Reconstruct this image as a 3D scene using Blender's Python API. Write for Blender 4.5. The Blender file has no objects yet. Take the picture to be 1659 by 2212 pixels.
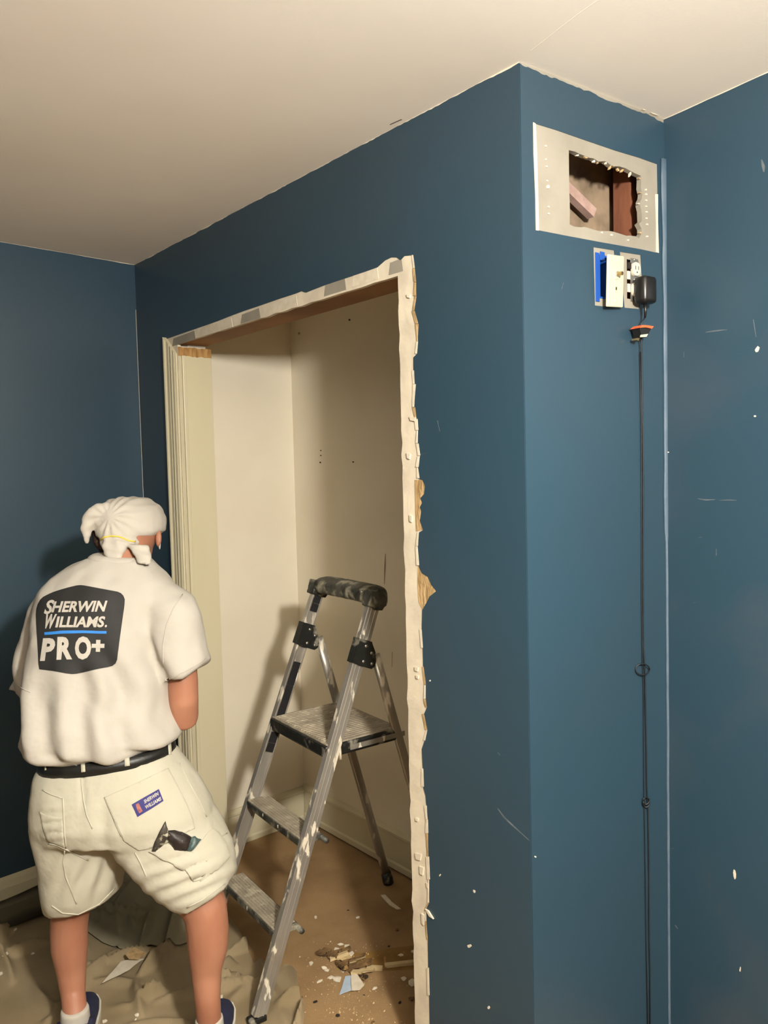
import bpy, bmesh, math, random
import numpy as np
from mathutils import Vector, Matrix, noise
from mathutils.bvhtree import BVHTree

random.seed(7)
scene = bpy.context.scene
COL = scene.collection

# ------------------------------------------------------------------ camera
FPX, CX, CY, CAMZ = 1690.0, 829.5, 1106.0, 1.5875
PITCH, ROLL = 0.0526738, 0.0245835
cr_, sr_ = math.cos(ROLL), math.sin(ROLL)
cp_, sp_ = math.cos(PITCH), math.sin(PITCH)
CAM = np.array([[1, 0, 0], [0, -sp_, cp_], [0, -cp_, -sp_]]) @ np.array([[cr_, -sr_, 0], [sr_, cr_, 0], [0, 0, 1]])
EYE = Vector((0, 0, CAMZ))
cam_data = bpy.data.cameras.new('camera')
cam_data.sensor_fit = 'VERTICAL'
cam_data.sensor_height = 24.0
cam_data.lens = 24.0 * FPX / 2212.0
cam_data.clip_start = 0.02
cam = bpy.data.objects.new('camera', cam_data)
COL.objects.link(cam)
cx_, cy_, cz_ = CAM[:, 0], -CAM[:, 1], -CAM[:, 2]
cam.matrix_world = Matrix(((cx_[0], cy_[0], cz_[0], 0), (cx_[1], cy_[1], cz_[1], 0), (cx_[2], cy_[2], cz_[2], CAMZ), (0, 0, 0, 1)))
scene.camera = cam

# ------------------------------------------------------------------ world, lamp, exposure
world = bpy.data.worlds.new('world'); scene.world = world
world.use_nodes = True
world.node_tree.nodes['Background'].inputs[0].default_value = (0.02, 0.018, 0.015, 1)
world.node_tree.nodes['Background'].inputs[1].default_value = 0.2
LAMP = Vector((0.565, -0.085, 2.08))
ld = bpy.data.lights.new('room_lamp_offscreen', 'POINT')
ld.energy = 350.0
ld.color = (1.0, 0.945, 0.855)
ld.shadow_soft_size = 0.075
lo = bpy.data.objects.new('room_lamp_offscreen', ld); COL.objects.link(lo); lo.location = LAMP
scene.view_settings.view_transform = 'Standard'
scene.view_settings.look = 'None'
scene.view_settings.exposure = 0.0
scene.view_settings.gamma = 1.0
scene.view_settings.use_curve_mapping = False

# ------------------------------------------------------------------ geometry helpers
def ray(u, v):
    d = CAM @ np.array([(u - CX) / FPX, (v - CY) / FPX, 1.0]); return Vector(d)
def at_y(u, v, y):
    d = ray(u, v); return EYE + d * (y / d.y)
def at_z(u, v, z=0.0):
    d = ray(u, v); return EYE + d * ((z - CAMZ) / d.z)
def on_plane(u, v, p, n):
    d = ray(u, v); return EYE + d * ((p - EYE).dot(n) / d.dot(n))
def pxm(y, px): return px * y / FPX

def lin(h):
    if isinstance(h, str):
        h = h.lstrip('#'); c = [int(h[i:i + 2], 16) / 255 for i in (0, 2, 4)]
    else: return tuple(h)
    return tuple(x / 12.92 if x <= .04045 else ((x + .055) / 1.055) ** 2.4 for x in c)

MATS = {}
def mat(name, col, rough=.6, metal=0., var=None, var_scale=6., var_amt=.5, bump=0., bump_scale=60., detail=4., spec=None, var_lo=.4, var_hi=.65, stretch=None, bump_dist=.01, var2=None, var2_scale=20, var2_lo=.55, var2_hi=.62, sheen=0):
    if name in MATS: return MATS[name]
    m = bpy.data.materials.new(name); m.use_nodes = True
    nt = m.node_tree; b = nt.nodes['Principled BSDF']
    b.inputs['Base Color'].default_value = (*lin(col), 1)
    b.inputs['Roughness'].default_value = rough
    b.inputs['Metallic'].default_value = metal
    if spec is not None: b.inputs['Specular IOR Level'].default_value = spec
    tc = nt.nodes.new('ShaderNodeTexCoord'); src = tc.outputs['Object']
    if stretch:
        mp = nt.nodes.new('ShaderNodeMapping'); mp.inputs['Scale'].default_value = stretch
        nt.links.new(src, mp.inputs[0]); src = mp.outputs[0]
    cur = None
    def noise_mask(scale, lo_, hi_, dt=5):
        n = nt.nodes.new('ShaderNodeTexNoise'); n.inputs['Scale'].default_value = scale; n.inputs['Detail'].default_value = dt
        nt.links.new(src, n.inputs['Vector'])
        r = nt.nodes.new('ShaderNodeMapRange'); r.inputs[1].default_value = lo_; r.inputs[2].default_value = hi_
        nt.links.new(n.outputs[0], r.inputs[0]); return r.outputs[0]
    def mixin(cur, colr, fac, amt):
        mx = nt.nodes.new('ShaderNodeMix'); mx.data_type = 'RGBA'
        mm = nt.nodes.new('ShaderNodeMath'); mm.operation = 'MULTIPLY'; mm.inputs[1].default_value = amt
        nt.links.new(fac, mm.inputs[0]); nt.links.new(mm.outputs[0], mx.inputs[0])
        if cur is None: mx.inputs[6].default_value = (*lin(col), 1)
        else: nt.links.new(cur, mx.inputs[6])
        mx.inputs[7].default_value = (*lin(colr), 1)
        return mx.outputs[2]
    if var is not None: cur = mixin(cur, var, noise_mask(var_scale, var_lo, var_hi), var_amt)
    if var2 is not None:
        f2 = noise_mask(var2_scale, var2_lo, var2_hi, 6)
        cur = mixin(cur, var2, f2, 1.0)
        if metal > 0:
            inv = nt.nodes.new('ShaderNodeMapRange'); inv.inputs[3].default_value = metal; inv.inputs[4].default_value = 0
            nt.links.new(f2, inv.inputs[0]); nt.links.new(inv.outputs[0], b.inputs['Metallic'])
    if cur is not None: nt.links.new(cur, b.inputs['Base Color'])
    if bump:
        n = nt.nodes.new('ShaderNodeTexNoise'); n.inputs['Scale'].default_value = bump_scale; n.inputs['Detail'].default_value = detail
        nt.links.new(src, n.inputs['Vector'])
        bp = nt.nodes.new('ShaderNodeBump'); bp.inputs['Strength'].default_value = bump; bp.inputs['Distance'].default_value = bump_dist
        nt.links.new(n.outputs[0], bp.inputs['Height']); nt.links.new(bp.outputs[0], b.inputs['Normal'])
    if sheen: b.inputs['Sheen Weight'].default_value = sheen
    MATS[name] = m; return m

def setm(me, m):
    if isinstance(m, (list, tuple)):
        for x in m: me.materials.append(x)
    else: me.materials.append(m)

def obj(name, me, m=None, parent=None, label=None, cat=None, group=None, kind=None, smooth=False, recentre=True):
    if isinstance(me, bmesh.types.BMesh):
        bm = me; me = bpy.data.meshes.new(name); bm.to_mesh(me); bm.free()
    if m is not None: setm(me, m)
    if smooth: me.polygons.foreach_set('use_smooth', [True] * len(me.polygons))
    o = bpy.data.objects.new(name, me); COL.objects.link(o)
    if parent is not None:
        o.parent = parent
        if parent.type == 'EMPTY' or parent.get('_shift'):
            o.matrix_parent_inverse = Matrix.Translation(-Vector(parent.location))
    elif recentre and len(me.vertices):
        co = np.empty(len(me.vertices) * 3, 'f'); me.vertices.foreach_get('co', co); co = co.reshape(-1, 3)
        c = Vector(((co[:, 0].min() + co[:, 0].max()) / 2, (co[:, 1].min() + co[:, 1].max()) / 2, co[:, 2].min()))
        me.transform(Matrix.Translation(-c)); o.location = c
        o['_shift'] = 1
    if label: o['label'] = label
    if cat: o['category'] = cat
    if group: o['group'] = group
    if kind: o['kind'] = kind
    return o

def root(name, loc, label, cat, group=None):
    o = bpy.data.objects.new(name, None); COL.objects.link(o); o.location = loc; o.empty_display_size = .1
    o['label'] = label; o['category'] = cat
    if group: o['group'] = group
    return o

def box(bm, o, ex, ey, ez, x0, x1, y0, y1, z0, z1, bevel=0.):
    """box in a frame o + ex*x + ey*y + ez*z"""
    vs = [bm.verts.new(o + ex * x + ey * y + ez * z) for z in (z0, z1) for y in (y0, y1) for x in (x0, x1)]
    fs = [bm.faces.new([vs[i] for i in f]) for f in ((0, 2, 3, 1), (4, 5, 7, 6), (0, 1, 5, 4), (1, 3, 7, 5), (3, 2, 6, 7), (2, 0, 4, 6))]
    if bevel:
        es = list({e for f in fs for e in f.edges})
        bmesh.ops.bevel(bm, geom=es, offset=bevel, segments=2, affect='EDGES', profile=.5)
    return bm

def nb(): return bmesh.new()
XX, YY, ZZ = Vector((1, 0, 0)), Vector((0, 1, 0)), Vector((0, 0, 1))

def fill_poly(bm, outer, holes=()):
    """2D polygon with holes -> faces in the bm at z=0"""
    edges = []
    for loop in [outer, *holes]:
        vs = [bm.verts.new((p[0], p[1], 0)) for p in loop]
        for i in range(len(vs)): edges.append(bm.edges.new((vs[i], vs[(i + 1) % len(vs)])))
    bmesh.ops.triangle_fill(bm, use_beauty=True, use_dissolve=False, edges=edges)
    bmesh.ops.recalc_face_normals(bm, faces=bm.faces[:])

def slab(outer, holes, frame, c0, c1):
    """extruded polygon; frame(a,b,c)->world"""
    bm = nb(); fill_poly(bm, outer, holes)
    r = bmesh.ops.extrude_face_region(bm, geom=bm.faces[:])
    top = [g for g in r['geom'] if isinstance(g, bmesh.types.BMVert)]
    ts = set(top)
    for v in bm.verts:
        v.co = frame(v.co.x, v.co.y, c1 if v in ts else c0)
    bmesh.ops.recalc_face_normals(bm, faces=bm.faces[:])
    return bm

def tube(bm, pts, radii, n=10, cap=True, flat=None):
    """tube through pts; radii scalar or (r1,r2); flat = direction for r1"""
    pts = [Vector(p) for p in pts]; rings = []
    prev = None
    for i, p in enumerate(pts):
        t = (pts[min(i + 1, len(pts) - 1)] - pts[max(i - 1, 0)]).normalized()
        r = radii[i] if isinstance(radii, list) else radii
        r1, r2 = r if isinstance(r, (list, tuple)) else (r, r)
        if flat is not None: a = (flat - t * flat.dot(t)).normalized()
        elif prev is None:
            a = t.orthogonal().normalized()
        else: a = (prev - t * prev.dot(t)).normalized()
        prev = a; b = t.cross(a)
        rings.append([bm.verts.new(p + a * (r1 * math.cos(k * 2 * math.pi / n)) + b * (r2 * math.sin(k * 2 * math.pi / n))) for k in range(n)])
    bridge(bm, rings, cap)

def bridge(bm, rings, cap=True):
    n = len(rings[0])
    for A_, B_ in zip(rings, rings[1:]):
        for k in range(n): bm.faces.new((A_[k], A_[(k + 1) % n], B_[(k + 1) % n], B_[k]))
    if cap:
        bm.faces.new(rings[0][::-1]); bm.faces.new(rings[-1])

def ringloft(bm, specs, fwd=YY, n=28, ex=2.3):
    """specs: (Lpoint, Rpoint, b) horizontal-ish ellipse rings"""
    rings = []
    for L_, R_, b in specs:
        c = (L_ + R_) / 2; e1 = (R_ - L_) / 2
        f = fwd if not isinstance(b, tuple) else b[1]
        bb = b if not isinstance(b, tuple) else b[0]
        ring = []
        for k in range(n):
            a = k * 2 * math.pi / n; ca, sa = math.cos(a), math.sin(a)
            ring.append(bm.verts.new(c + e1 * (math.copysign(abs(ca) ** (2 / ex), ca)) + f * (bb * math.copysign(abs(sa) ** (2 / ex), sa))))
        rings.append(ring)
    bridge(bm, rings)

def ellipsoid(bm, c, ax, n=16, m=10):
    rings = []
    for j in range(1, m):
        th = math.pi * j / m
        rings.append([bm.verts.new(c + ax[2] * math.cos(th) + (ax[0] * math.cos(k * 2 * math.pi / n) + ax[1] * math.sin(k * 2 * math.pi / n)) * math.sin(th)) for k in range(n)])
    bridge(bm, rings, cap=False)
    t = bm.verts.new(c + ax[2]); d = bm.verts.new(c - ax[2])
    for k in range(n):
        bm.faces.new((t, rings[0][(k + 1) % n], rings[0][k])); bm.faces.new((d, rings[-1][k], rings[-1][(k + 1) % n]))

def remesh(bm, voxel, smooth=6, factor=.5):
    bmesh.ops.recalc_face_normals(bm, faces=bm.faces[:])
    me = bpy.data.meshes.new('tmp'); bm.to_mesh(me); bm.free()
    o = bpy.data.objects.new('tmp', me); COL.objects.link(o)
    r = o.modifiers.new('r', 'REMESH'); r.mode = 'VOXEL'; r.voxel_size = voxel; r.use_smooth_shade = True
    if smooth:
        s = o.modifiers.new('s', 'SMOOTH'); s.factor = factor; s.iterations = smooth
    dg = bpy.context.evaluated_depsgraph_get()
    out = bpy.data.meshes.new_from_object(o.evaluated_get(dg))
    bpy.data.objects.remove(o); bpy.data.meshes.remove(me)
    out.polygons.foreach_set('use_smooth', [True] * len(out.polygons))
    return out

def displace(me, fn):
    n = len(me.vertices)
    co = np.empty(n * 3); me.vertices.foreach_get('co', co); co = co.reshape(-1, 3)
    nr = np.empty(n * 3); me.vertices.foreach_get('normal', nr); nr = nr.reshape(-1, 3)
    d = np.array([fn(Vector(co[i]), Vector(nr[i])) for i in range(n)])
    co = co + nr * d[:, None]
    me.vertices.foreach_set('co', co.ravel()); me.update()

def bvh_of(me):
    return BVHTree.FromPolygons([v.co.copy() for v in me.vertices], [tuple(p.vertices) for p in me.polygons])

def surf(bvh, u, v, off=.0):
    """point of a garment's surface seen along a sight line, lifted along the normal"""
    d = ray(u, v).normalized(); h = bvh.ray_cast(EYE, d)
    if h[0] is None:
        h2 = bvh.find_nearest(EYE + d * 2.1); p, nrm = h2[0], h2[1]
    else: p, nrm = h[0], h[1]
    if nrm.dot(d) > 0: nrm = -nrm
    return p + nrm * off

def patch(bvh, outline, off, thick, cuts=3, dome=0.):
    """cloth patch lying on a surface: outline in photograph px"""
    bm = nb(); fill_poly(bm, outline)
    for _ in range(cuts):
        es = [e for e in bm.edges if e.calc_length() > 7]
        if not es: break
        bmesh.ops.subdivide_edges(bm, edges=es, cuts=1, use_grid_fill=True)
        bmesh.ops.triangulate(bm, faces=bm.faces[:])
    cen = sum((Vector((p[0], p[1])) for p in outline), Vector((0, 0))) / len(outline)
    bnd = {v for e in bm.edges if len(e.link_faces) == 1 for v in e.verts}
    dst = {}
    bl = [Vector((v.co.x, v.co.y)) for v in bnd]
    for v in bm.verts: dst[v] = min((Vector((v.co.x, v.co.y)) - q).length for q in bl) if dome else 0
    mx = max(dst.values()) or 1
    for v in bm.verts:
        v.co = surf(bvh, v.co.x, v.co.y, off + dome * math.sqrt(min(1, dst[v] / mx)))
    if thick:
        src = {tuple(round(c, 7) for c in v.co): v for v in bm.verts}
        r = bmesh.ops.extrude_face_region(bm, geom=bm.faces[:])
        for v in [g for g in r['geom'] if isinstance(g, bmesh.types.BMVert)]:
            v.co += (v.co - EYE).normalized() * (off + thick + dome * .5)
    bmesh.ops.recalc_face_normals(bm, faces=bm.faces[:])
    return bm

def seam(bvh, pts, r=.0022, off=.001):
    P = []
    for a, b in zip(pts, pts[1:]):
        for t in (0, .25, .5, .75): P.append((a[0] + (b[0] - a[0]) * t, a[1] + (b[1] - a[1]) * t))
    P.append(pts[-1])
    bm = nb(); tube(bm, [surf(bvh, *p, off) for p in P], r, 6); return bm

def text_flat(s, offset=0.0):
    """text outline as triangles: verts (x,y) and faces"""
    c = bpy.data.curves.new('t', 'FONT'); c.body = s; c.size = 1; c.offset = offset; c.resolution_u = 3
    o = bpy.data.objects.new('t', c); COL.objects.link(o)
    dg = bpy.context.evaluated_depsgraph_get()
    me = bpy.data.meshes.new_from_object(o.evaluated_get(dg))
    v = [(p.co.x, p.co.y) for p in me.vertices]; f = [tuple(p.vertices) for p in me.polygons]
    bpy.data.objects.remove(o); bpy.data.meshes.remove(me)
    return v, f

def text_on(bvh, s, p0, p1, hv, off, bold=0.0, thick=0):
    v, f = text_flat(s, bold)
    x0 = min(q[0] for q in v); x1 = max(q[0] for q in v); y1 = max(q[1] for q in v)
    bm = nb(); vs = []
    for x, y in v:
        a = (x - x0) / (x1 - x0); h = y / y1
        vs.append(bm.verts.new(surf(bvh, p0[0] + (p1[0] - p0[0]) * a + hv[0] * h, p0[1] + (p1[1] - p0[1]) * a + hv[1] * h, off)))
    for q in f:
        try: bm.faces.new([vs[i] for i in q])
        except ValueError: pass
    return bm

# ------------------------------------------------------------------ materials
M_BLUE = mat('blue_wall_paint', (.0205, .050, .076), .42, var=(.0235, .0475, .069), var_scale=2.2, var_amt=.6, bump=.06, bump_scale=220, bump_dist=.003)
M_BLUE_R = mat('blue_wall_paint_mottled', (.0205, .050, .076), .42, var=(.060, .068, .084), var_scale=2.6, var_amt=.6, bump=.06, bump_scale=220, bump_dist=.003, var_lo=.5, var_hi=.8)  # paler grey blotches mixed into the blue at random
M_CEIL = mat('ceiling_white', '#f0eadf', .85, var='#e8e0d2', var_scale=1.5, var_amt=.6, bump=.05, bump_scale=140, bump_dist=.003)
M_PLASTER = mat('bare_plaster', '#d6ccb6', .85, var='#c0b5a2', var_scale=14, var_amt=.8, bump=.25, bump_scale=60, bump_dist=.004)
M_GREY = mat('grey_bare_patch', '#8f897c', .8, var='#807a6d', var_scale=10, var_amt=.7, bump=.15, bump_scale=70, bump_dist=.003)
M_CREAM = mat('cream_gloss_paint', '#cbc3a6', .38, var='#bfb693', var_scale=7, var_amt=.35, stretch=(1, 1, .25))
M_CLOSET = mat('closet_wall_paint', '#e6deca', .6, var='#dcd2bd', var_scale=2.5, var_amt=.6, bump=.04, bump_scale=120, bump_dist=.003)
M_CHIP = mat('white_chip', '#d3c9b5', .85, var='#bfb49e', var_scale=40, var_amt=.6)
M_KRAFT = mat('torn_paper', '#b79a6e', .9, var='#8f7347', var_scale=60, var_amt=.8, bump=.4, bump_scale=120, stretch=(1, 1, .35))
M_WOOD = mat('raw_timber', '#9c7348', .8, var='#6f4d2c', var_scale=18, var_amt=.8, bump=.2, bump_scale=40, stretch=(.15, .15, 1))
M_WOODO = mat('fresh_split_wood', '#b28a52', .75, var='#87602f', var_scale=70, var_amt=.8, bump=.4, bump_scale=90, stretch=(1, 1, .3))
M_WOODR = mat('red_brown_stud', '#7a4a32', .8, var='#5a3322', var_scale=20, var_amt=.8, bump=.2, bump_scale=50, stretch=(1, 1, .2))
M_CARPET = mat('tan_floor', '#977a54', .95, var='#7a5f3e', var_scale=5, var_amt=.8, bump=.5, bump_scale=260, bump_dist=.006)
M_DARK = mat('hole_shade_dark_crumb', '#1c1512', .9)  # shade inside holes put in as colour; also dark crumbs and a clamp
M_CAVITY = mat('cavity_plaster', '#8d7a64', .9, var='#5b4c3c', var_scale=12, var_amt=.8, bump=.3, bump_scale=30)
M_CANVAS = mat('canvas_drop_cloth', '#8f7f63', .95, var='#78694d', var_scale=4, var_amt=.8, bump=.1, bump_scale=150)
M_CANVAS2 = mat('olive_drop_cloth', '#857e68', .85, var='#766f59', var_scale=5, var_amt=.8, bump=.1, bump_scale=50)
M_SHEET = mat('translucent_sheet', '#7c7460', .5, var='#6a6250', var_scale=5, var_amt=.6)
M_SHIRT = mat('white_cotton', '#b5b0a6', .92, var='#aba59b', var_scale=5, var_amt=.5, bump=.4, bump_scale=11, bump_dist=.02, detail=3)
M_SHORTS = mat('white_drill', '#b5b1a0', .9, var='#aba793', var_scale=5, var_amt=.5, bump=.35, bump_scale=13, bump_dist=.02, detail=3)
M_BAND = mat('white_bandana', '#b6b0a5', .92, var='#a9a398', var_scale=8, var_amt=.5, bump=.2, bump_scale=30, bump_dist=.01)
M_SKIN = mat('skin', '#a5735a', .55, var='#955f48', var_scale=9, var_amt=.6, bump=.05, bump_scale=60)
M_HAIR = mat('brown_hair', '#2f1c12', .7, var='#4b3120', var_scale=60, var_amt=.8, bump=.5, bump_scale=120)
M_BLACK = mat('black_print', '#1d1d1d', .75, var='#262523', var_scale=20, var_amt=.6)
M_BELT = mat('black_leather', '#121211', .45, var='#20201e', var_scale=20, var_amt=.6, bump=.1, bump_scale=120)
M_WPRINT = mat('white_print', '#b7b2a8', .8, var='#aca69c', var_scale=30, var_amt=.5)
M_BPRINT = mat('blue_print', '#2f7fd0', .7, var='#2a74c2', var_scale=30, var_amt=.5)
M_NAVY = mat('navy_label', '#231f63', .7, var='#2a2670', var_scale=60, var_amt=.5)
M_PINK = mat('label_figure', '#a8685e', .8, var='#6b3a44', var_scale=120, var_amt=.8)
M_SHOE = mat('navy_shoe', '#20253f', .7, var='#2a3052', var_scale=30, var_amt=.5)
M_SOLE = mat('pale_sole', '#c9c4b4', .8, var='#b3ad9c', var_scale=30, var_amt=.5)
M_YEL = mat('yellow_elastic', '#d9c04a', .6, var='#cbb13c', var_scale=60, var_amt=.5)
M_ALU = mat('aluminium', '#b0aba1', .34, .6, var='#8b857b', var_scale=10, var_amt=.6, var2='#cfc7b4', var2_scale=34, var2_lo=.575, var2_hi=.61, stretch=(1, 1, .35))
M_PLAST = mat('black_plastic', '#131412', .45, var='#1e1f1c', var_scale=20, var_amt=.5, var2='#7f7b6e', var2_scale=26, var2_lo=.58, var2_hi=.68, bump=.2, bump_scale=80)
M_PLASTC = mat('crusted_plastic', '#23241f', .5, var='#4f4e46', var_scale=16, var_amt=.9, var2='#98937f', var2_scale=22, var2_lo=.5, var2_hi=.66, bump=.4, bump_scale=90)
M_TREAD = mat('crusted_tread', '#9a907e', .8, var='#7d7464', var_scale=14, var_amt=.8, var2='#ada38e', var2_scale=30, var2_lo=.55, var2_hi=.66, bump=.5, bump_scale=130)
M_STICK = mat('dark_sticker', '#141316', .5, var='#201e22', var_scale=70, var_amt=.7)
M_RIVET = mat('steel_rivet', '#b8b4ac', .35, .9, var='#8a867e', var_scale=60, var_amt=.5)
M_IVORY = mat('ivory_plastic', '#cfc8a8', .4, var='#c4bc9a', var_scale=10, var_amt=.4)
M_IVORY2 = mat('white_plastic', '#c4c0b0', .4, var='#b5b09e', var_scale=20, var_amt=.4)
M_BOX = mat('blue_plastic_box', '#1a4a98', .5, var='#17459a', var_scale=20, var_amt=.5)
M_BRASS = mat('connector_metal', '#a8936a', .3, .9, var='#6f6148', var_scale=80, var_amt=.5)
M_CORD = mat('black_cord', '#141a20', .5, var='#1e262c', var_scale=60, var_amt=.5)
M_ADAPT = mat('black_adapter', '#141312', .35, var='#1c1a18', var_scale=40, var_amt=.5)
M_ORANGE = mat('orange_plastic', '#e0653a', .45, var='#cf5830', var_scale=40, var_amt=.5)
M_CAULK = mat('pale_blue_caulk', (.065, .105, .15), .6, var=(.10, .14, .18), var_scale=14, var_amt=.8, bump=.2, bump_scale=40)
M_BLADE = mat('stained_steel', '#56524a', .5, .6, var='#2e2a26', var_scale=40, var_amt=.8, var2='#a8a48e', var2_scale=60, var2_lo=.58, var2_hi=.64)
M_HANDLE = mat('dark_tool_handle', '#2a211f', .5, var='#171312', var_scale=50, var_amt=.8, var2='#8a8478', var2_scale=60, var2_lo=.62, var2_hi=.68)
M_TEAL = mat('teal_grey_cap', '#3f5250', .5, var='#7f9290', var_scale=50, var_amt=.6)
M_RUBBLE = mat('brown_rubble', '#5d452a', .9, var='#9a7a48', var_scale=45, var_amt=.8, var2='#2c1d10', var2_scale=50, var2_lo=.56, var2_hi=.6)
M_GLUE = mat('amber_glue_stain', '#6d4d20', .6, var='#8a6a34', var_scale=9, var_amt=.8)
M_LATH = mat('pale_lath', '#c2ad84', .8, var='#a78f63', var_scale=30, var_amt=.6)
M_BLUECHIP = mat('pale_blue_chip', '#9fb1c4', .7, var='#b8c4d0', var_scale=30, var_amt=.5)

# ------------------------------------------------------------------ plan of the place (metres, lens at the origin, floor z = 0)
H = 2.44
A = Vector((-0.97902, 3.19955, 0)); B = Vector((0.30812, 1.69340, 0)); C = Vector((0.71660, 1.98475, 0))
U = (B - A).normalized(); N = Vector((-U.y, U.x, 0))            # along the closet wall; into the closet
LA = (Vector((-1.35051, 2.84963, 0)) - A).normalized()           # left wall, towards the lens
RA = (Vector((0.86526, 1.76237, 0)) - C).normalized()            # right wall, towards the lens
BCu = (C - B).normalized(); BCn = Vector((BCu.y, -BCu.x, 0))     # return wall; normal into the room
LEN = (B - A).length; LBC = (C - B).length
L2 = A + LA * 4.2; R2 = C + RA * 4.4
Q2 = L2 + U * 5.2
fAB = lambda a, b, c: A + U * a + ZZ * b - N * c                 # c towards the room
fBC = lambda a, b, c: B + BCu * a + ZZ * b + BCn * c
LAn = Vector((-LA.y, LA.x, 0));  LAn = LAn if LAn.dot(-A) > 0 else -LAn
RAn = Vector((-RA.y, RA.x, 0));  RAn = RAn if RAn.dot(-C) > 0 else -RAn
fLA = lambda a, b, c: A + LA * a + ZZ * b + LAn * c
fRA = lambda a, b, c: C + RA * a + ZZ * b + RAn * c
def px_ab(u, v, c=0.):
    p = on_plane(u, v, A - N * c, N) - A; return (p.dot(U), p.z)
def px_bc(u, v, c=0.):
    p = on_plane(u, v, B + BCn * c, BCn) - B; return (p.dot(BCu), p.z)
def px_ra(u, v, c=0.):
    p = on_plane(u, v, C + RAn * c, RAn) - C; return (p.dot(RA), p.z)
def px_la(u, v, c=0.):
    p = on_plane(u, v, A + LAn * c, LAn) - A; return (p.dot(LA), p.z)

def S(o): o['kind'] = 'structure'; return o
def rect(a0, a1, b0, b1): return [(a0, b0), (a1, b0), (a1, b1), (a0, b1)]

# floor and ceiling
bm = nb(); box(bm, Vector((-.5, .4, 0)), XX, YY, ZZ, -4.6, 4.6, -4.8, 4.6, -.06, 0)
floor = S(obj('floor', bm, M_CARPET)); floor['label'] = 'worn tan brown floor running into the closet'
# wobbly ceiling board (large slab over everything)
bm = nb(); box(bm, Vector((-.5, .4, 0)), XX, YY, ZZ, -4.6, 4.6, -4.8, 4.6, H, H + .06)
ceiling = S(obj('ceiling', bm, M_CEIL)); ceiling['label'] = 'off-white painted plaster ceiling'

def ceil_mark(name, pts, w, m):
    P = [at_z(x, y, H) for x, y in pts]; bm = nb()
    tube(bm, P, [(w, .0006)] * len(P), 6, flat=XX); return obj(name, bm, m, ceiling)
M_CRACK = mat('ceiling_crack', '#ded6c8', .9, var='#cfc5b4', var_scale=20, var_amt=.6)
ceil_mark('hairline_crack', [(1146, 110), (1180, 84), (1215, 56), (1252, 28), (1292, 0)], .0008, M_CRACK)
ceil_mark('nick', [(843, 269), (856, 263), (868, 258)], .002, mat('nick_dark', '#4a443c', .9, var='#6a6258', var_scale=60, var_amt=.6))
# wavy cut-in line under the ceiling
def wavy_top(a0, a1, step, base, amp, seed):
    out = []; n = max(2, int((a1 - a0) / step))
    for i in range(n + 1):
        a = a0 + (a1 - a0) * i / n
        out.append((a, base - amp * abs(noise.noise(Vector((a * 9, seed, 0)))) - amp * .5 * abs(noise.noise(Vector((a * 37, seed, 3))))))
    return out

T = .0016
# closet wall: bare board with the doorway, coat of blue paint in front of it
OP0, OP1, OPZ = .352, 1.583, 2.076
def jag(p, q, n, amp, seed):
    out = []
    for i in range(1, n):
        t = i / n
        out.append((p[0] + (q[0] - p[0]) * t + amp * noise.noise(Vector((t * n * .9, seed, 0))), p[1] + (q[1] - p[1]) * t + amp * noise.noise(Vector((t * n * .9, seed, 5)))))
    return out
opening = [(OP0, -.02), (OP0, OPZ)] + jag((OP0, OPZ), (OP1, OPZ), 26, .004, 1) + [(OP1, OPZ)] + jag((OP1, OPZ), (OP1, -.02), 70, .0055, 2) + [(OP1, -.02)]
outer = [(0, -.0), (OP0, -.0), *[(a, max(b, 0)) for a, b in opening[1:-1]], (OP1, 0), (LEN, 0), (LEN, H), (0, H)]
wall_closet = S(obj('wall_closet', slab(outer, [], fAB, -.012, 0), M_PLASTER))
wall_closet['label'] = 'dark navy wall with the torn-out closet doorway'
edge_r = [(893, 551), (897, 580), (900, 610), (899, 640), (895, 672), (903, 700), (904, 738), (901, 765), (894, 772), (894, 800), (897, 830), (896, 880), (901, 905), (904, 930), (903, 958), (907, 985), (904, 1010), (905, 1034), (914, 1037), (919, 1050), (917, 1067), (909, 1076), (913, 1086), (908, 1096), (911, 1104), (908, 1125), (915, 1145), (906, 1150), (903, 1180), (905, 1222), (912, 1238), (925, 1246), (932, 1262), (943, 1277), (929, 1288), (922, 1302), (913, 1318), (912, 1360), (914, 1400), (915, 1440), (920, 1480), (919, 1510), (923, 1528), (917, 1542), (924, 1577), (918, 1600), (912, 1618), (914, 1660), (915, 1700), (920, 1718), (922, 1740), (925, 1770), (924, 1800), (926, 1850), (928, 1900), (928, 1950), (921, 1965), (922, 1990), (925, 2030), (926, 2090), (928, 2150), (929, 2212)]
edge_t = [(361, 732), (395, 720), (430, 708), (470, 694), (500, 682), (530, 671), (560, 661), (600, 647), (640, 634), (652, 629), (662, 632), (700, 617), (730, 607), (760, 597), (790, 587), (815, 578), (832, 563), (846, 556), (858, 556), (866, 562), (874, 553)]
pe = [px_ab(*p) for p in edge_t] + [px_ab(*p) for p in edge_r]
last = pe[-1]
paint = [(0, .0), (.262, .0), (.262, pe[0][1] - .02)] + pe + [(last[0], 0), (LEN, 0)] + list(reversed(wavy_top(0, LEN, .012, H - .001, .006, 4)))
o = obj('paint_coat', slab(paint, [], fAB, 0, T), M_BLUE, wall_closet)
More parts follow.
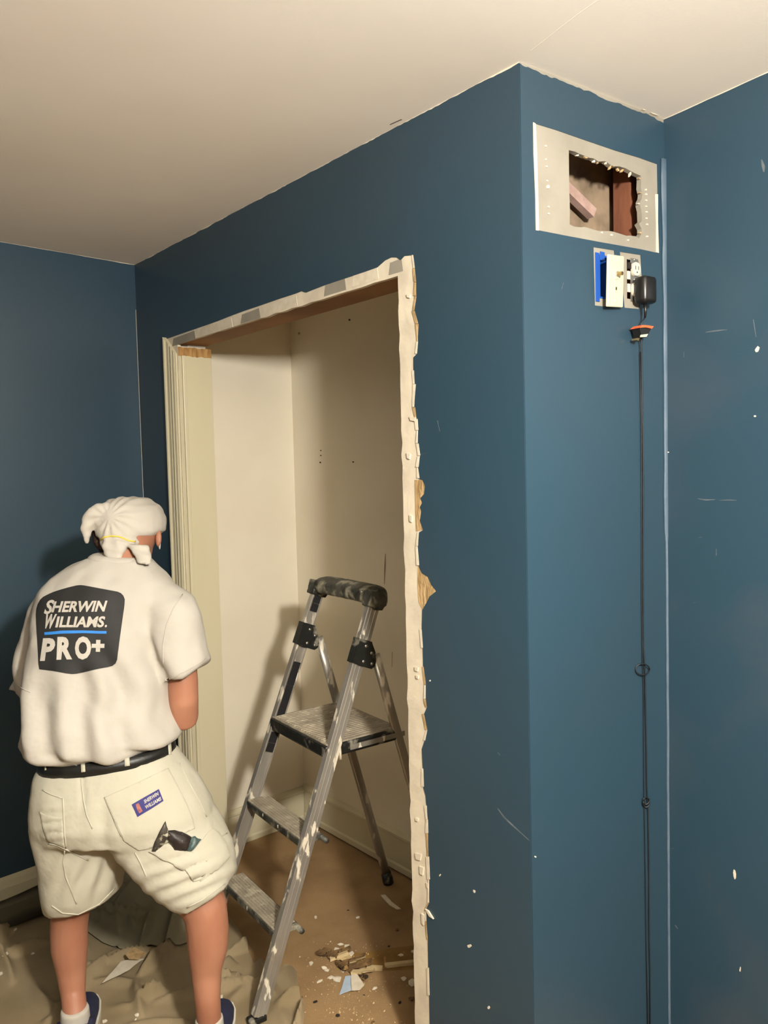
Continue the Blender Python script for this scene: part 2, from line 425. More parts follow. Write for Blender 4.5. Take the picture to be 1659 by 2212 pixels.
# torn paper and pale ridges along the ripped edge
def wall_piece(name, pts, m, conv, frame, parent, th=.0008, c0=0.0):
    return obj(name, slab([conv(*p) for p in pts], [], frame, c0, c0 + th), m, parent)
for pts in ([(896, 1037), (912, 1036), (919, 1050), (917, 1067), (908, 1077), (912, 1086), (907, 1096), (911, 1104), (908, 1125), (914, 1145), (899, 1148), (897, 1100)],
            [(903, 1222), (912, 1238), (925, 1246), (932, 1262), (943, 1277), (929, 1288), (922, 1302), (913, 1318), (904, 1300), (902, 1260)]):
    wall_piece('torn_paper', pts, M_KRAFT, px_ab, fAB, wall_closet)
# crumbly cream caulk bead left standing along the edge of the paint
rnd = random.Random(3)
for i in range(0, len(edge_r) - 2):
    p, q = edge_r[i], edge_r[i + 1]
    if 1030 < p[1] < 1150 or 1215 < p[1] < 1320: continue
    w = rnd.uniform(2, 5)
    pts = [(p[0] - w, p[1]), (p[0] + rnd.uniform(-1, 2.2), p[1]), (q[0] + rnd.uniform(-1, 2.2), q[1] - 1), (q[0] - rnd.uniform(2, 5), q[1] - 1)]
    if rnd.random() < .75: wall_piece('caulk_ridge', pts, M_CHIP if rnd.random() < .7 else M_KRAFT, px_ab, fAB, wall_closet, rnd.uniform(.0018, .0032))
for k, (x, y, w, h) in enumerate([(884, 985, 8, 14), (889, 1120, 6, 16), (901, 1445, 8, 10), (903, 1462, 6, 8), (905, 1850, 14, 16), (912, 1880, 9, 20), (902, 1770, 6, 8), (884, 640, 8, 8), (893, 905, 14, 10), (915, 1985, 6, 26), (925, 1912, 5, 12)]):
    pts = [(x - w / 2, y - h / 2), (x + w / 2, y - h / 3), (x + w / 3, y + h / 2), (x - w / 3, y + h / 3)]
    wall_piece('plaster_crumb', pts, M_CHIP, px_ab, fAB, wall_closet, .004)
# paper curl sticking out of the edge
wall_piece('paper_curl', [(921, 1962), (928, 1966), (939, 1984), (930, 1978)], M_CHIP, px_ab, fAB, wall_closet, .004, T)
# patchy grey and lilac strip above the doorway
for k, (x0, x1) in enumerate([(372, 420), (430, 500), (520, 560), (575, 640), (700, 745), (760, 815), (840, 868)]):
    def yt(x): return 732 + (x - 361) * (553 - 732) / (874 - 361)
    def yb(x): return 748 + (x - 385) * (592 - 748) / (860 - 385)
    pts = [(x0 + 3, yt(x0) + 3), (x1, yt(x1) + 3), (x1 + 3, yb(x1) - 4), (x0, yb(x0) - 4)]
    wall_piece('skim_patch', pts, M_GREY if k % 2 == 0 else M_CHIP, px_ab, fAB, wall_closet, .0007)

# scuffs and chipped paint on the closet wall
def chip(parent, conv, frame, x, y, w, h, rot, th=.0012, c0=T, m=M_CHIP, name='paint_chip'):
    pts = []
    n = 7; rr = random.Random(int(x * 7 + y))
    for i in range(n):
        a = i * 2 * math.pi / n; r = rr.uniform(.7, 1.1)
        dx, dy = math.cos(a) * w / 2 * r, math.sin(a) * h / 2 * r
        pts.append((x + dx * math.cos(rot) - dy * math.sin(rot), y + dx * math.sin(rot) + dy * math.cos(rot)))
    return obj(name, slab([conv(*p) for p in pts], [], frame, c0, c0 + th), m, parent)
for (x, y, w, h, r) in [(1026, 1925, 5, 8, -.5), (1015, 2043, 9, 9, 0), (1057, 2176, 5, 8, 0), (952, 1890, 3, 6, .4), (930, 1470, 4, 4, 0)]:
    chip(wall_closet, px_ab, fAB, x, y, w, h, r)
M_SCUFF = mat('scuff', (.07, .088, .105), .7, var=(.13, .145, .155), var_scale=40, var_amt=.7)
def scratch(parent, conv, frame, pts, w, m=M_SCUFF):
    top = []; bot = []
    for i, p in enumerate(pts):
        a = pts[max(i - 1, 0)]; b = pts[min(i + 1, len(pts) - 1)]
        d = Vector((b[0] - a[0], b[1] - a[1])).normalized(); nx, ny = -d.y, d.x
        ww = w * (.35 if i in (0, len(pts) - 1) else 1) / 2
        top.append((p[0] + nx * ww, p[1] + ny * ww)); bot.append((p[0] - nx * ww, p[1] - ny * ww))
    return obj('scratch', slab([conv(*p) for p in top + bot[::-1]], [], frame, T, T + .0004), m, parent)
scratch(wall_closet, px_ab, fAB, [(1076, 1746), (1090, 1765), (1112, 1786), (1144, 1815)], 3)
scratch(wall_closet, px_ab, fAB, [(1076, 1625), (1081, 1631)], 2.5)
scratch(wall_closet, px_ab, fAB, [(946, 908), (951, 932)], 1.6)
scratch(wall_closet, px_ab, fAB, [(908, 982), (925, 978)], 1.6)

# timber behind the board: header and trimmer stud
bm = nb(); box(bm, A, U, N, ZZ, OP0 - .04, OP1 + .1, .012, .126, OPZ + .004, OPZ + .15)
beam = S(obj('trim_1', bm, M_WOOD)); beam['label'] = 'brown timber header across the top of the closet doorway'
bm = nb(); box(bm, A, U, N, ZZ, OP1 + .006, OP1 + .09, .012, .126, 0, OPZ + .004)
o = S(obj('trim_2', bm, M_WOOD)); o['label'] = 'trimmer stud at the torn side of the closet doorway'
bm = nb(); box(bm, A, U, N, ZZ, OP1 - .014, OP1 + .006, .05, .10, 1.68, 1.86, .002)
shim = obj('wood_shim', bm, M_WOODO, None, 'split orange wooden shim stuck behind the torn doorway edge', 'shim')
# block of wall between corner and doorway, wall above and right
for a0, a1, b0, b1 in ((0, OP0 - .045, 0, H), (OP0 - .045, OP1 + .1, OPZ + .15, H), (OP1 + .09, LEN - .02, 0, H)):
    pass
bm = nb()
box(bm, A, U, N, ZZ, 0.0, OP0 - .024, .0125, .126, 0, H)
box(bm, A, U, N, ZZ, OP0 - .024, OP1 + .1, .0125, .126, OPZ + .152, H)
box(bm, A, U, N, ZZ, OP1 + .1, LEN - .014, .0125, .126, 0, H)
o = S(obj('wall_closet_inner', bm, M_CLOSET)); o['label'] = 'inner face of the closet front wall'

# return wall with the ragged vent hole
patch_px = [(1151, 266), (1200, 281), (1260, 302), (1330, 326), (1380, 341), (1419, 355), (1420, 420), (1419, 480), (1421, 547), (1385, 539), (1300, 524), (1230, 511), (1158, 497), (1157, 440), (1154, 360), (1151, 310)]
hole_c = [(1229, 324), (1385, 378), (1383, 514), (1231, 485)]
rr = random.Random(11); hole_px = []
for i in range(4):
    p, q = hole_c[i], hole_c[(i + 1) % 4]; n = 4 if i == 3 else 14; amp = .6 if i == 3 else 3.2
    for k in range(n):
        t = k / n; hole_px.append((p[0] + (q[0] - p[0]) * t + rr.uniform(-amp, amp), p[1] + (q[1] - p[1]) * t + rr.uniform(-amp, amp)))
hole = [px_bc(*p) for p in hole_px]
bare = [px_bc(*p) for p in patch_px]
box_px = [[(1281, 534), (1326, 541), (1330, 600), (1336, 664), (1300, 662), (1284, 660)], [(1338, 544), (1383, 551), (1386, 600), (1380, 668), (1348, 665), (1342, 600)]]
def in_rect(pts, k):   # cut-outs of the two electrical boxes
    cx = sum(p[0] for p in pts) / len(pts); cy = sum(p[1] for p in pts) / len(pts)
    return [(cx + (p[0] - cx) * k, cy + (p[1] - cy) * k) for p in pts]
boxes = [[px_bc(*p) for p in b] for b in box_px]
cut1 = rect(.250, .300, 1.975, 2.075); cut2 = rect(.352, .398, 1.985, 2.078)
wall_return = S(obj('wall_return', slab(rect(0, LBC, 0, H), [hole, cut1, cut2], fBC, -.013, 0), M_GREY))
wall_return['label'] = 'narrow medium blue return wall with a ragged vent hole'
top = list(reversed(wavy_top(0, LBC, .008, H - .004, .016, 9)))
obj('paint_coat', slab([(0, 0), (LBC, 0), *top], [bare, boxes[0], boxes[1]], fBC, 0, T), M_BLUE, wall_return)
# pale lip at the left of the bare patch, plaster bits at the hole, nail dimples
wall_piece('paint_lip', [(1150, 265), (1155, 268), (1158, 330), (1161, 440), (1162, 499), (1156, 498), (1155, 430), (1151, 330)], M_CHIP, px_bc, fBC, wall_return, .003)
wall_piece('paint_lip', [(1415, 420), (1420, 420), (1420, 480), (1422, 547), (1417, 545), (1417, 480)], M_CHIP, px_bc, fBC, wall_return, .002)
for (x, y) in [(1178, 316), (1178, 345), (1180, 360), (1181, 391), (1183, 404), (1184, 447), (1184, 462), (1394, 410), (1395, 420), (1395, 433), (1395, 446), (1396, 458), (1396, 472), (1397, 485), (1397, 511), (1299, 503), (1320, 508), (1356, 519)]:
    chip(wall_return, px_bc, fBC, x, y, 5 if y != 404 else 9, 4 if y != 404 else 9, .3, .002, 0, name='nail_dimple')
for k in range(16):
    t = k / 16
    e = rr.random()
    if e < .5: x, y = 1240 + 140 * t, 330 + 49 * t + rr.uniform(-3, 5)
    else: x, y = 1384 + rr.uniform(-4, 4), 385 + 125 * t
    chip(wall_return, px_bc, fBC, x, y, rr.uniform(4, 13), rr.uniform(2, 6), rr.uniform(0, 3), .004, -.005, M_PLASTER if rr.random() < .5 else M_KRAFT, 'plaster_crumb')
chip(wall_return, px_bc, fBC, 1155, 1850, 5, 4, 0)
scratch(wall_return, px_bc, fBC, [(1216, 611), (1212, 625)], 2)
# bits of bare white along the ceiling
for (x, y, w, h, r) in [(1140, 128, 26, 7, .2), (1170, 142, 40, 8, .4), (1215, 160, 70, 9, .42), (1262, 182, 40, 6, .4), (1390, 238, 14, 5, .3), (1412, 246, 26, 8, .3)]:
    chip(wall_return, px_bc, fBC, x, y, w, h, r, .004, T)

# cavity behind the vent hole
fcv = lambda a, b, c: B + BCu * a + ZZ * b - BCn * c
def cvbox(a0, a1, b0, b1, c0, c1): bm = nb(); box(bm, B, BCu, -BCn, ZZ, a0, a1, c0, c1, b0, b1); return bm
vent = S(obj('trim_3', cvbox(.02, .485, 1.9, 2.43, .13, .14), M_CAVITY)); vent['label'] = 'rough cavity lining seen through the vent hole'
for nm, a in (('lining', (.02, .03, 1.9, 2.43, .014, .13)), ('lining', (.487, .492, 1.9, 2.43, .014, .13)), ('lining', (.03, .475, 2.42, 2.43, .014, .13)), ('lining', (.03, .475, 1.9, 1.91, .014, .13))):
    obj(nm, cvbox(*a), M_CAVITY, vent)
obj('stud', cvbox(.432, .486, 1.91, 2.42, .05, .10), M_WOODR, vent)
bm = nb(); box(bm, fcv(.18, 2.285, .085), (BCu * .9 - ZZ * .42).normalized(), -BCn, (ZZ * .9 + BCu * .42).normalized(), 0, .18, 0, .02, -.012, .012)
obj('lath', bm, mat('pinkish_lath', '#a58a80', .8, var='#8a6f66', var_scale=40, var_amt=.6), vent)
bm = nb(); tube(bm, [fcv(.19, 2.245, .125), fcv(.23, 2.25, .122), fcv(.26, 2.24, .122), fcv(.275, 2.21, .125)], .003, 6)
obj('wire', bm, M_CORD, vent)

# right wall
wall_right = S(obj('wall_right', slab(rect(0, 4.4, 0, H), [], fRA, -.05, 0), M_PLASTER))
wall_right['label'] = 'scuffed dark grey-blue wall beside the return'
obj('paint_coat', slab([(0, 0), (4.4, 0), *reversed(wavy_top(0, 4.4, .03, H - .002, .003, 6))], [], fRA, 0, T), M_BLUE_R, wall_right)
for (x, y, w, h, r) in [(1637, 755, 10, 14, .3), (1632, 899, 5, 4, 0), (1588, 1888, 7, 24, -.1), (1600, 2093, 3, 12, .1), (1444, 977, 6, 3, 0), (1443, 1555, 4, 4, 0), (1442, 1340, 5, 3, 0)]:
    chip(wall_right, px_ra, fRA, x, y, w, h, r)
for pts, w in [([(1508, 1077), (1525, 1080), (1545, 1079)], 3), ([(1556, 1081), (1575, 1080), (1592, 1081)], 2.5), ([(1628, 690), (1634, 728)], 4), ([(1525, 718), (1545, 715), (1572, 712)], 3), ([(1548, 1185), (1548, 1200)], 3), ([(1498, 1302), (1504, 1301)], 2), ([(1646, 345), (1650, 360), (1651, 372)], 7), ([(1478, 760), (1478, 772)], 3), ([(1510, 1162), (1517, 1160)], 3), ([(1459, 1998), (1465, 2006)], 4), ([(1450, 1832), (1456, 1833)], 3)]:
    scratch(wall_right, px_ra, fRA, pts, w)
# caulk bead down the inner corner
bm = nb(); cpts = []
for z in np.linspace(H - .1, 0, 60):
    cpts.append(C + BCn * .004 + (-BCu) * (.004 + .003 * noise.noise(Vector((0, 0, z * 6)))) + ZZ * z)
tube(bm, cpts, [(.010 * (1.6 if i < 5 else 1) * (.85 + .4 * noise.noise(Vector((5, 0, i * .4)))) if i < 24 else .0035, .004) for i in range(60)], 8, flat=BCu)
o = S(obj('trim_4', bm, M_CAULK, smooth=True)); o['label'] = 'pale blue-grey caulk bead down the inner corner'

# left wall, walls behind the lens
wall_left = S(obj('wall_left', slab(rect(0, 4.2, 0, H), [], fLA, -.05, 0), M_PLASTER)); wall_left['label'] = 'plain dark blue wall behind the painter'
obj('paint_coat', slab([(0.0, 0), (4.2, 0), *reversed(wavy_top(0.0, 4.2, .03, H - .001, .003, 12))], [], fLA, 0, T), M_BLUE, wall_left)
bm = nb(); tube(bm, [A + LAn * .003 + LA * (.002) + (-N) * .003 + ZZ * z for z in np.linspace(2.26, .9, 14)], .0008, 6)
o = S(obj('trim_5', bm, M_CHIP)); o['label'] = 'thin pale hairline crack down the far corner'
def plainwall(name, P, Q_, m, label):
    d = (Q_ - P).normalized(); n = Vector((-d.y, d.x, 0)); n = n if n.dot(-P) > 0 else -n
    f = lambda a, b, c: P + d * a + ZZ * b + n * c
    o = S(obj(name, slab(rect(0, (Q_ - P).length, 0, H), [], f, -.05, 0), m)); o['label'] = label
plainwall('wall_back', L2, Q2, M_BLUE, 'blue wall at the far side of the room')
plainwall('wall_front', Q2, R2, M_BLUE, 'blue wall closing the room')

# baseboard on the left wall
prof = [(0, 0), (.016, 0), (.016, .105), (.013, .115), (.010, .128), (.006, .138), (0, .142)]
def extr(prof, o, dirx, out, a0, a1):
    bm = nb(); r = [[bm.verts.new(o + dirx * a + out * p[0] + ZZ * p[1]) for p in prof] for a in (a0, a1)]
    bridge(bm, r); bmesh.ops.recalc_face_normals(bm, faces=bm.faces[:]); return bm
o = S(obj('baseboard_left', extr(prof, A + LAn * T, LA, LAn, 0.004, 4.1), M_CREAM)); o['label'] = 'cream moulded baseboard along the wall behind the painter'

# closet interior
DB = .645; SL = .14; SR = 1.74
def cin(a, d, z): return A + U * a + N * d + ZZ * z
bm = nb(); box(bm, A, U, N, ZZ, SL - .05, SL, .126, DB + .05, 0, H)
o = S(obj('wall_closet_left', bm, M_CLOSET)); o['label'] = 'warm cream closet side wall with ladder shadow'
bm = nb(); box(bm, A, U, N, ZZ, SL, SR, DB, DB + .05, 0, H)
wcb = S(obj('wall_closet_back', bm, M_CLOSET)); wcb['label'] = 'beige closet back wall with small nail holes'
bm = nb(); box(bm, A, U, N, ZZ, SR, SR + .02, .126, DB + .05, 0, H)
o = S(obj('wall_closet_right', bm, M_CLOSET)); o['label'] = 'hidden closet end wall'
fCB = lambda a, b, c: A + U * a + ZZ * b + N * (DB - c)
def px_cb(u, v):
    p = on_plane(u, v, A + N * DB, N) - A; return (p.dot(U), p.z)
for (x, y, w) in [(755, 691, 5), (693, 973, 3), (693, 984, 3), (692, 999, 4), (763, 998, 4), (646, 720, 6)]:
    chip(wcb, px_cb, fCB, x, y, w, w, 0, .0006, 0, M_DARK if w < 6 else M_KRAFT, 'nail_hole_disc')  # flat discs; the dark ones paint the shade inside nail holes
for pts in ([(833, 1196), (832, 1225), (831, 1262)], [(848, 1408), (847, 1440)]):
    t = scratch(wcb, px_cb, fCB, pts, 1.6, M_WOODR)
prof2 = [(0, 0), (.014, 0), (.014, .02), (.010, .028), (.010, .13), (.016, .135), (.016, .145), (.008, .158), (0, .16)]
o = S(obj('baseboard_closet_left', extr(prof2, cin(SL, 0, 0), N, U, .13, DB - .002), M_CREAM)); o['label'] = 'cream baseboard along the closet side wall'
o = S(obj('baseboard_closet_back', extr(prof2, cin(0, DB, .013), U, -N, SL + .016, SR), M_CREAM)); o['label'] = 'cream baseboard along the closet back wall'
# door jamb and casing, left side of the doorway
bm = nb(); box(bm, A, U, N, ZZ, OP0 - .020, OP0, 0.0005, .137, 0, 2.036, .0015)
jamb = S(obj('trim_7', bm, M_CREAM)); jamb['label'] = 'cream painted door jamb with a raw broken top'
pts = []
for k in range(15):
    t = k / 14; pts.append((.0005 + .1365 * t, 2.066 + .005 * noise.noise(Vector((t * 9, 3, 0)))))
low = []
for k in range(15):
    t = k / 14; low.append((.0005 + .1365 * t, 2.033 + .006 * noise.noise(Vector((t * 8, 9, 0)))))
fJ = lambda a, b, c: A + N * a + ZZ * b + U * (OP0 + c)
obj('broken_end', slab(low + pts[::-1], [], fJ, -.020, .0006), M_WOODO, jamb)
bm = nb(); box(bm, A, U, N, ZZ, OP0, OP0 + .011, .012, .026, 0, 2.034, .002)
obj('stop_bead', bm, M_CREAM, jamb)
cprof = [(.262, 0), (.262, .017), (.268, .019), (.274, .017), (.279, .0125), (.287, .0115), (.297, .0125), (.302, .0085), (.307, .0125), (.318, .013), (.323, .009), (.327, .0115), (.336, .0105), (.341, .007), (.345, .007), (.345, 0)]
bm = nb()
rings = []
for lvl in (0, 1):
    rings.append([bm.verts.new(fAB(a, (0.0 if lvl == 0 else 2.112 - (a - .262) * .85), c + .0002)) for a, c in cprof])
bridge(bm, rings); bmesh.ops.recalc_face_normals(bm, faces=bm.faces[:])
o = S(obj('trim_8', bm, M_CREAM)); o['label'] = 'fluted cream door casing with a mitred top'

# threshold: glue stain, tack lath
stain_px = [(722, 2076), (745, 2060), (790, 2058), (850, 2048), (915, 2040), (915, 2092), (860, 2096), (800, 2098), (750, 2090)]
obj('glue_stain', slab([tuple(at_z(*p).xy) for p in stain_px], [], lambda a, b, c: Vector((a, b, c)), 0.0, .001), M_GLUE, floor)
rl = random.Random(5)
lath_pts = [(728, 2079), (760, 2088), (787, 2096), (792, 2097), (826, 2099), (832, 2093), (865, 2091), (895, 2086)]
for (i, j) in ((0, 2), (3, 4), (5, 7)):
    p, q = at_z(*lath_pts[i]), at_z(*lath_pts[j]); d = (q - p).normalized(); n = Vector((-d.y, d.x, 0))
    bm = nb(); box(bm, p, d, n, ZZ, 0, (q - p).length, 0, .014, 0.001, .012, .001)
    obj('tack_lath', bm, M_LATH, None, 'pale splintered lath strip lying on the amber stained floor', 'lath', 'lath strips on the closet floor')
for (x, y) in ((789, 2075), (831, 2070)):
    p = at_z(x, y); q = at_z(x + 2, y + 25); d = (q - p).normalized(); n = Vector((-d.y, d.x, 0))
    bm = nb(); box(bm, p, d, n, ZZ, 0, (q - p).length, -.004, .004, 0.001, .006, .001)
    obj('cross_splinter', bm, M_WOOD, None, 'thin brown splinter lying across the amber stained floor', 'splinter', 'splinters across the stain')

# ------------------------------------------------------------------ drop cloths
def cloth_grid(poly, height, step):
    """cloth inside an outline (xy), lifted to height(x, y)"""
    dense = []
    for k in range(len(poly)):
        p, q = Vector(poly[k]), Vector(poly[(k + 1) % len(poly)]); n = max(1, int((q - p).length / (step * 3)))
        for t in range(n):
            c = p.lerp(q, t / n); dense.append((c.x + .006 * noise.noise(Vector((c.x * 9, c.y * 9, 1))), c.y + .006 * noise.noise(Vector((c.x * 9, c.y * 9, 7)))))
    bm = nb(); fill_poly(bm, dense)
    for _ in range(9):
        es = [e for e in bm.edges if e.calc_length() > step * 1.5]
        if not es: break
        bmesh.ops.subdivide_edges(bm, edges=es, cuts=1)
        bmesh.ops.triangulate(bm, faces=[f for f in bm.faces if len(f.verts) > 3], quad_method='SHORT_EDGE')
        bmesh.ops.beautify_fill(bm, faces=bm.faces[:], edges=bm.edges[:])
    for v in bm.verts: v.co.z = height(v.co.x, v.co.y)
    bmesh.ops.recalc_face_normals(bm, faces=bm.faces[:])
    return bm
class Folds:
    """sum of many tapering cloth folds"""
    def __init__(self, n, x0, x1, y0, y1, hmax, seed, lmin=.12, lmax=.5, wmin=.010, wmax=.028):
        r = np.random.RandomState(seed)
        self.c = np.stack([r.uniform(x0, x1, n), r.uniform(y0, y1, n)], 1); a = r.uniform(0, math.pi, n)
        self.d = np.stack([np.cos(a), np.sin(a)], 1); self.l = r.uniform(lmin, lmax, n) / 2; self.w = r.uniform(wmin, wmax, n)
        self.h = hmax * r.uniform(.3, 1, n); self.ph = r.uniform(0, 6, n); self.k = r.uniform(4, 11, n)
    def __call__(self, x, y):
        e = np.array([x, y]) - self.c; u = (e * self.d).sum(1); v = e[:, 1] * self.d[:, 0] - e[:, 0] * self.d[:, 1]
        v = v + .022 * np.sin(u * self.k + self.ph)
        t = np.clip(1 - (u / self.l) ** 2, 0, 1)
        f = self.h * t * np.exp(-np.abs(v / (self.w * (.6 + .6 * t))) ** 1.5)
        return float(np.sqrt((f ** 2).sum()))
def ridged(x, y, s, seed, rot=0.):
    xr = x * math.cos(rot) - y * math.sin(rot); yr = x * math.sin(rot) + y * math.cos(rot)
    w = noise.noise(Vector((x * s * .5, y * s * .5, seed + 40))) * .6
    return (1 - abs(noise.noise(Vector((xr * s * 1.6 + w, yr * s * .45 + w, seed))))) ** 5
FEET = []
def smoothstep(a, b, x):
    t = max(0, min(1, (x - a) / (b - a))); return t * t * (3 - 2 * t)
ladder_feet = []
FA = Folds(170, -1.8, -.2, 1.6, 3.2, .062, 5, .1, .42, .006, .017)
def cloth_h(x, y):
    z = .004 + FA(x, y) + .012 * abs(noise.noise(Vector((x * 4, y * 4, 0))))
    # near the shoes it is trodden flat
    for fx, fy in ((-.9, 2.2), (-.48, 2.1), (-.43, 2.2)):
        z = .004 + (z - .004) * smoothstep(.05, .16, math.hypot(x - fx, y - fy))
    return z
px_poly = [(657, 2212), (655, 2190), (641, 2125), (622, 2100), (603, 2098), (590, 2105), (572, 2085), (548, 2084), (535, 2050), (515, 2010), (497, 1985)]
poly = [tuple(at_z(*p).xy) for p in px_poly]
poly = [(-.25, 1.55), (-.27, 1.9)] + poly + [tuple(cin(.40, -.03, 0).xy), tuple(cin(.1, -.03, 0).xy), tuple((A + LA * .05 + LAn * .03).xy), tuple((A + LA * 1.6 + LAn * .03).xy), (-1.75, 1.55)]
bm = cloth_grid(poly, cloth_h, .010)
cloth = obj('drop_cloth', bm, M_CANVAS, None, 'crumpled tan canvas drop cloth covering the floor under the painter', 'drop cloth', smooth=True)
# dark crumpled heap against the wall, between the painter's legs
hc = at_z(330, 1945)
FB = Folds(60, hc.x - .4, hc.x + .4, hc.y - .35, hc.y + .35, .075, 8, .1, .35, .009, .02)
def heap_h(x, y):
    d = (Vector((x, y, 0)) - hc); a = d.dot(U) / .33; b = d.dot(N) / .26
    m = max(0, 1 - (a * a + b * b))
    return .010 + cloth_h(x, y) * (1 - .5 * m) + m * (.03 + FB(x, y) + .03 * noise.noise(Vector((x * 5, y * 5, 3))))
hp = []
for k in range(28):
    a = k * 2 * math.pi / 28; r = 1 + .12 * noise.noise(Vector((math.cos(a) * 2, math.sin(a) * 2, 4)))
    p = hc + U * (.36 * r * math.cos(a)) + N * (.27 * r * math.sin(a)); 
    dd = (p - A).dot(N)
    if dd > -.025: p -= N * (dd + .025)
    ll = (p - A).dot(LAn)
    if ll < .03: p += LAn * (.03 - ll)
    hp.append(tuple(p.xy))
obj('crumpled_sheet', cloth_grid(hp, heap_h, .011), M_CANVAS2, None, 'grey-olive crumpled sheet heaped against the wall between the painter\'s legs', 'sheet', smooth=True)
# hazy sheet lapping up the baseboard
bm = nb(); rings = []
for i in range(52):
    a = .12 + i * .055
    top_ = .075 + .022 * noise.noise(Vector((a * 4, 2, 0)))
    rings.append([bm.verts.new(fLA(a, z, c)) for z, c in ((top_, .0195), (top_ * .6, .022), (.04, .03), (.026, .06 + .02 * noise.noise(Vector((a * 5, 0, 0)))), (.03 + .01 * noise.noise(Vector((a * 7, 1, 0))), .15 + .04 * noise.noise(Vector((a * 4, 7, 0)))))])
for r0, r1 in zip(rings, rings[1:]):
    for k in range(4): bm.faces.new((r0[k], r1[k], r1[k + 1], r0[k + 1]))
bmesh.ops.solidify(bm, geom=bm.faces[:], thickness=.0015)
obj('masking_sheet', bm, M_SHEET, None, 'grey masking sheet lapping up the cream baseboard', 'sheet', smooth=True)
# torn paper lying on the canvas
def flat_piece(name, pxs, z0, th, m, label, cat, group=None, curl=.01, seed=0):
    bm = nb(); fill_poly(bm, [tuple(at_z(*p).xy) for p in pxs])
    bmesh.ops.subdivide_edges(bm, edges=bm.edges[:], cuts=2, use_grid_fill=True)
    for v in bm.verts: v.co.z = z0 + curl * (.5 + .5 * noise.noise(Vector((v.co.x * 14, v.co.y * 14, seed))))
    bmesh.ops.solidify(bm, geom=bm.faces[:], thickness=th)
    bmesh.ops.recalc_face_normals(bm, faces=bm.faces[:])
    return obj(name, bm, m, None, label, cat, group)
flat_piece('torn_paper_sheet', [(222, 2148), (236, 2130), (262, 2098), (272, 2096), (312, 2094), (280, 2118)], .03, .001, M_CHIP, 'pale torn paper strip on the canvas by the painter\'s shoe', 'paper')
flat_piece('brown_paper_scrap', [(272, 2094), (292, 2078), (318, 2090), (300, 2104), (280, 2104)], .045, .001, M_KRAFT, 'brown torn paper scrap on the canvas behind the painter', 'paper', seed=3)

# ------------------------------------------------------------------ rubble
flat_piece('blue_paint_flake', [(733, 2152), (746, 2114), (772, 2111), (768, 2140), (742, 2148)], .002, .002, M_BLUECHIP, 'pale blue flake of wall lying on the closet floor', 'debris', curl=.006)
flat_piece('white_plaster_flake', [(758, 2118), (770, 2110), (787, 2135), (777, 2145), (760, 2146)], .010, .003, M_CHIP, 'white plaster flake resting on the pale blue flake', 'debris', curl=.004, seed=4)
flat_piece('plaster_sliver', [(822, 1935), (832, 1934), (846, 1950), (866, 1965), (858, 1966), (842, 1957), (830, 1945)], .002, .003, M_CHIP, 'long white sliver of plaster on the dark closet floor', 'debris', curl=.004, seed=6)
rb = random.Random(21)
def rock(c, r, seed, sq=.38):
    bm = nb(); bmesh.ops.create_icosphere(bm, subdivisions=1, radius=1)
    rs = random.Random(seed); sx, sy, sz = rs.uniform(.6, 1.3), rs.uniform(.6, 1.3), sq * rs.uniform(.6, 1.1); a = rs.uniform(0, 3)
    for v in bm.verts:
        p = v.co * rs.uniform(.6, 1.25); x, y = p.x * sx * r, p.y * sy * r
        v.co = Vector((c.x + x * math.cos(a) - y * math.sin(a), c.y + x * math.sin(a) + y * math.cos(a), max(0.0005, c.z + r * sz * .8 + p.z * sz * r)))
    return bm
# splintered wood and plaster heap
for i in range(16):
    t = i / 15; x = 690 + 78 * t + rb.uniform(-8, 8); y = 2058 + 48 * t + rb.uniform(-8, 8)
    p = at_z(x, y); a = rb.uniform(-.3, 1.3); d = Vector((math.cos(a), -math.sin(a), rb.uniform(.0, .35))).normalized(); s_ = d.cross(ZZ).normalized(); up = s_.cross(d)
    bm = nb(); l = rb.uniform(.03, .08)
    box(bm, p + ZZ * .008, d, s_, up, 0, l, -rb.uniform(.004, .010), rb.uniform(.004, .010), -.003, rb.uniform(.003, .008))
    for v in bm.verts: v.co += Vector((rb.uniform(-.003, .003), rb.uniform(-.003, .003), rb.uniform(-.001, .002))); v.co.z = max(v.co.z, .001)
    obj('wood_splinter', bm, M_RUBBLE if rb.random() < .75 else M_LATH, None, 'brown splintered wood fragment in the heap on the closet floor', 'debris', 'splintered wood heap')
for i, (x, y, r) in enumerate([(736, 2042, .012), (750, 2046, .013), (716, 2060, .011), (727, 2052, .010), (672, 2083, .010), (691, 2121, .010), (728, 2118, .016), (715, 2113, .012), (718, 2072, .010), (682, 1983, .008), (773, 1982, .009), (706, 2098, .009), (809, 2137, .009), (872, 2118, .012), (890, 2125, .016), (893, 2057, .01), (866, 2064, .012), (700, 2092, .012), (760, 2062, .009), (740, 2098, .009)]):
    obj('plaster_lump', rock(at_z(x, y), r, i + 50), M_CHIP, None, 'broken white plaster lump strewn on the closet floor', 'debris', 'plaster lumps on the closet floor')
for i, (x, y, r) in enumerate([(681, 2165, .009), (653, 2011, .006), (752, 1967, .006), (787, 2115, .007), (864, 2167, .009), (888, 2160, .014), (786, 2150, .005), (805, 2210, .012), (729, 2195, .010), (858, 2010, .014), (840, 2045, .010)]):
    obj('dark_lump', rock(at_z(x, y), r * .7, i + 150, .5), M_RUBBLE if i % 2 else M_DARK, None, 'small dark brown crumb strewn on the closet floor', 'debris', 'dark crumbs on the closet floor')
